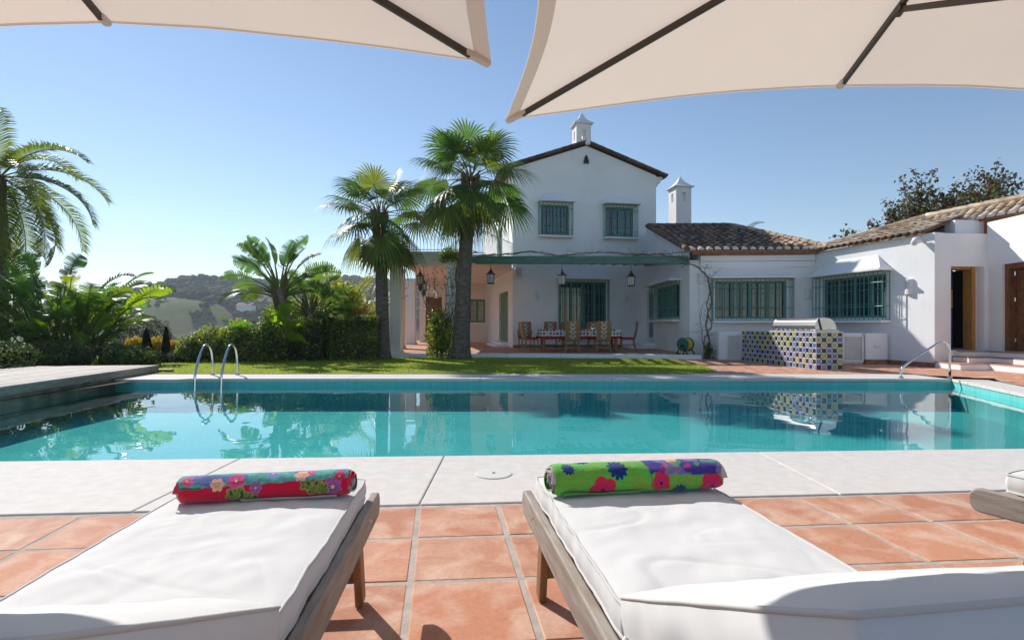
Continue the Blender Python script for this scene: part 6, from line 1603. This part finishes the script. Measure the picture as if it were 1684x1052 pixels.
# ---- tree with dark red leaves behind the right wing
def limb_tree(x, y, zb, seed, label, n0, top, spread, cols, leaf, nl):
    r = random.Random(seed); root = thing('red_leaf_tree', (x, y, zb), label, 'tree', None); sb, lf = MB(), MB(); tips = []
    def grow(p, d, L, rad, lv):
        P = [p]; q = p
        for i in range(5):
            d = (d + V(r.gauss(0, .16), r.gauss(0, .16), r.gauss(.05, .10))).normalized(); q = q + d * L / 5; P.append(q)
        sb.tube(P, [lerp(rad, rad * .6, i / 5) for i in range(6)], 6, False)
        if lv == 0: tips.append(P); return
        for k in range(3 if lv > 1 else 4):
            a = r.uniform(0, 6.28); e = r.uniform(.3, .85); h = V(math.cos(a), math.sin(a), 0)
            grow(P[r.choice((3, 4, 5))], (d * math.cos(e) + h * math.sin(e)).normalized(), L * r.uniform(.6, .85), rad * .58, lv - 1)
    base = V(x, y, zb); sb.tube([base, base + V(.05, 0, top * .3)], [.16, .12], 10)
    for k in range(n0):
        a = 2 * math.pi * k / n0 + r.uniform(-.3, .3); grow(base + V(.05, 0, top * .28), V(math.cos(a) * spread, math.sin(a) * spread * .6, 1).normalized(), top * .32, .07, 3)
    for P in tips:
        for p_ in P:
            for j in range(nl):
                q = p_ + V(r.gauss(0, .09), r.gauss(0, .09), r.gauss(0, .09)); leaf_at(lf, r, q, V(r.gauss(0, 1), r.gauss(-.3, 1), r.gauss(.4, 1)), leaf * r.uniform(.6, 1.25), gcol(r, r.choice(cols), .35, .2), .6)
    sb.build('trunk', M['bark2'], root); lf.build('crown', M['leaf'], root)
limb_tree(17.1, 19.6, 0, 3, 'sparse tree with dark red and green leaves behind the right wing roof', 11, 6.9, 1.75, [(.085, .035, .028), (.055, .055, .02), (.06, .03, .025), (.045, .065, .02), (.05, .075, .022), (.06, .085, .025)], .15, 8)

# ---- far wood on the ridge
def far_trees():
    mb = MB(); r = random.Random(77); bm = bmesh.new(); bmesh.ops.create_icosphere(bm, subdivisions=2, radius=1); tv = [v.co.copy() for v in bm.verts]; tfc = [tuple(v.index for v in f.verts) for f in bm.faces]; bm.free()
    k = 0; tries = 0
    while k < 1900 and tries < 60000:
        tries += 1
        kx_ = r.uniform(-.92, -.12); d = math.sqrt(r.uniform(225 ** 2, 520 ** 2)); x, y = kx_ * d, d
        den = nz(x * .010 + 4, y * .010, 1) + .45 * nz(x * .03, y * .03, 6) + sstep(350, 430, d) * .95 - .12
        if den < r.uniform(-.15, .35): continue
        z = terr(x, y); s = r.uniform(2.2, 4.6) * (1.0 if d > 330 else .75); base = r.choice([(.05, .09, .028), (.06, .10, .032), (.075, .105, .045), (.04, .072, .024), (.095, .115, .055)])
        for b_ in range(r.choice((2, 3, 3))):
            c = V(x + r.gauss(0, s * .5), y + r.gauss(0, s * .5), z + s * r.uniform(.35, .9)); sc_ = s * r.uniform(.5, .85); o = r.uniform(0, 99); col_ = gcol(r, base, .25, .1)
            mb.add([c + V(v.x * sc_, v.y * sc_, v.z * sc_ * .85) * (1 + .42 * nz(v.x * 2.2 + o, v.y * 2.2, v.z * 2.2) + .2 * nz(v.x * 6 + o, v.y * 6, v.z * 6)) for v in tv], tfc, col_)
        k += 1
    k = 0
    while k < 1500:                                 # low scrub scattered over the open slopes
        kx_ = r.uniform(-.92, -.12); d = math.sqrt(r.uniform(200 ** 2, 460 ** 2)); x, y = kx_ * d, d
        if nz(x * .02 + 9, y * .02, 2) + .5 * nz(x * .07, y * .07, 4) < r.uniform(-.1, .5): continue
        c = V(x, y, terr(x, y) + .3); sc_ = r.uniform(.5, 1.5); o = r.uniform(0, 99)
        mb.add([c + V(v.x * sc_, v.y * sc_, v.z * sc_ * .8) * (1 + .4 * nz(v.x * 2.2 + o, v.y * 2.2, v.z * 2.2)) for v in tv], tfc, gcol(r, (.06, .085, .03), .4, .15)); k += 1
    return mb
tag(far_trees().build('far_wood', M['fartree']), 'far off woodland of rounded trees covering the valley hill', 'woodland', kind='stuff')
# farm buildings and tracks on the hill
def house_far(px, py, d, w_, h_, label):
    x, y = (px - CX) / F * d, d; z = terr(x, y); root = thing('farm_building', (x, y, z), label, 'building', 'small pale farm buildings on the far hill')
    m = MB(); m.box(x - w_, y - 3, z - 1, x + w_, y + 3, z + h_); m.build('wall', M['stucco'], root)
    m = MB(); m.add([V(x - w_ - .3, y - 3.4, z + h_), V(x + w_ + .3, y - 3.4, z + h_), V(x + w_ + .3, y + 3.4, z + h_), V(x - w_ - .3, y + 3.4, z + h_), V(x - w_ - .3, y, z + h_ + 1.6), V(x + w_ + .3, y, z + h_ + 1.6)], [(0, 1, 5, 4), (2, 3, 4, 5), (1, 2, 5), (3, 0, 4)]); m.build('roof', M['brickedge'], root)
house_far(405, 515, 300, 4.0, 2.6, 'small pale farm building on the valley slope behind the ladder'); house_far(225, 470, 470, 5, 3, 'tiny pale farm building on the left shoulder of the far ridge')
mb = MB(); prev = None
for i in range(60):
    t = i / 59; px = lerp(205, 470, t); d = lerp(352, 345, t) + 7 * math.sin(t * 4); x, y = (px - CX) / F * d, d; z = terr(x, y) + .35
    cur = (V(x, y - .9, terr(x, y - .9) + .3), V(x, y + .9, terr(x, y + .9) + .35))
    if prev: mb.face(prev[0], cur[0], cur[1], prev[1])
    prev = cur
M['track'] = pbr('dirt_track', (.30, .22, .16), .95, .05, var=.2, vscale=.2)
struct(mb.build('dirt_road', M['track']))
#@@NEXT
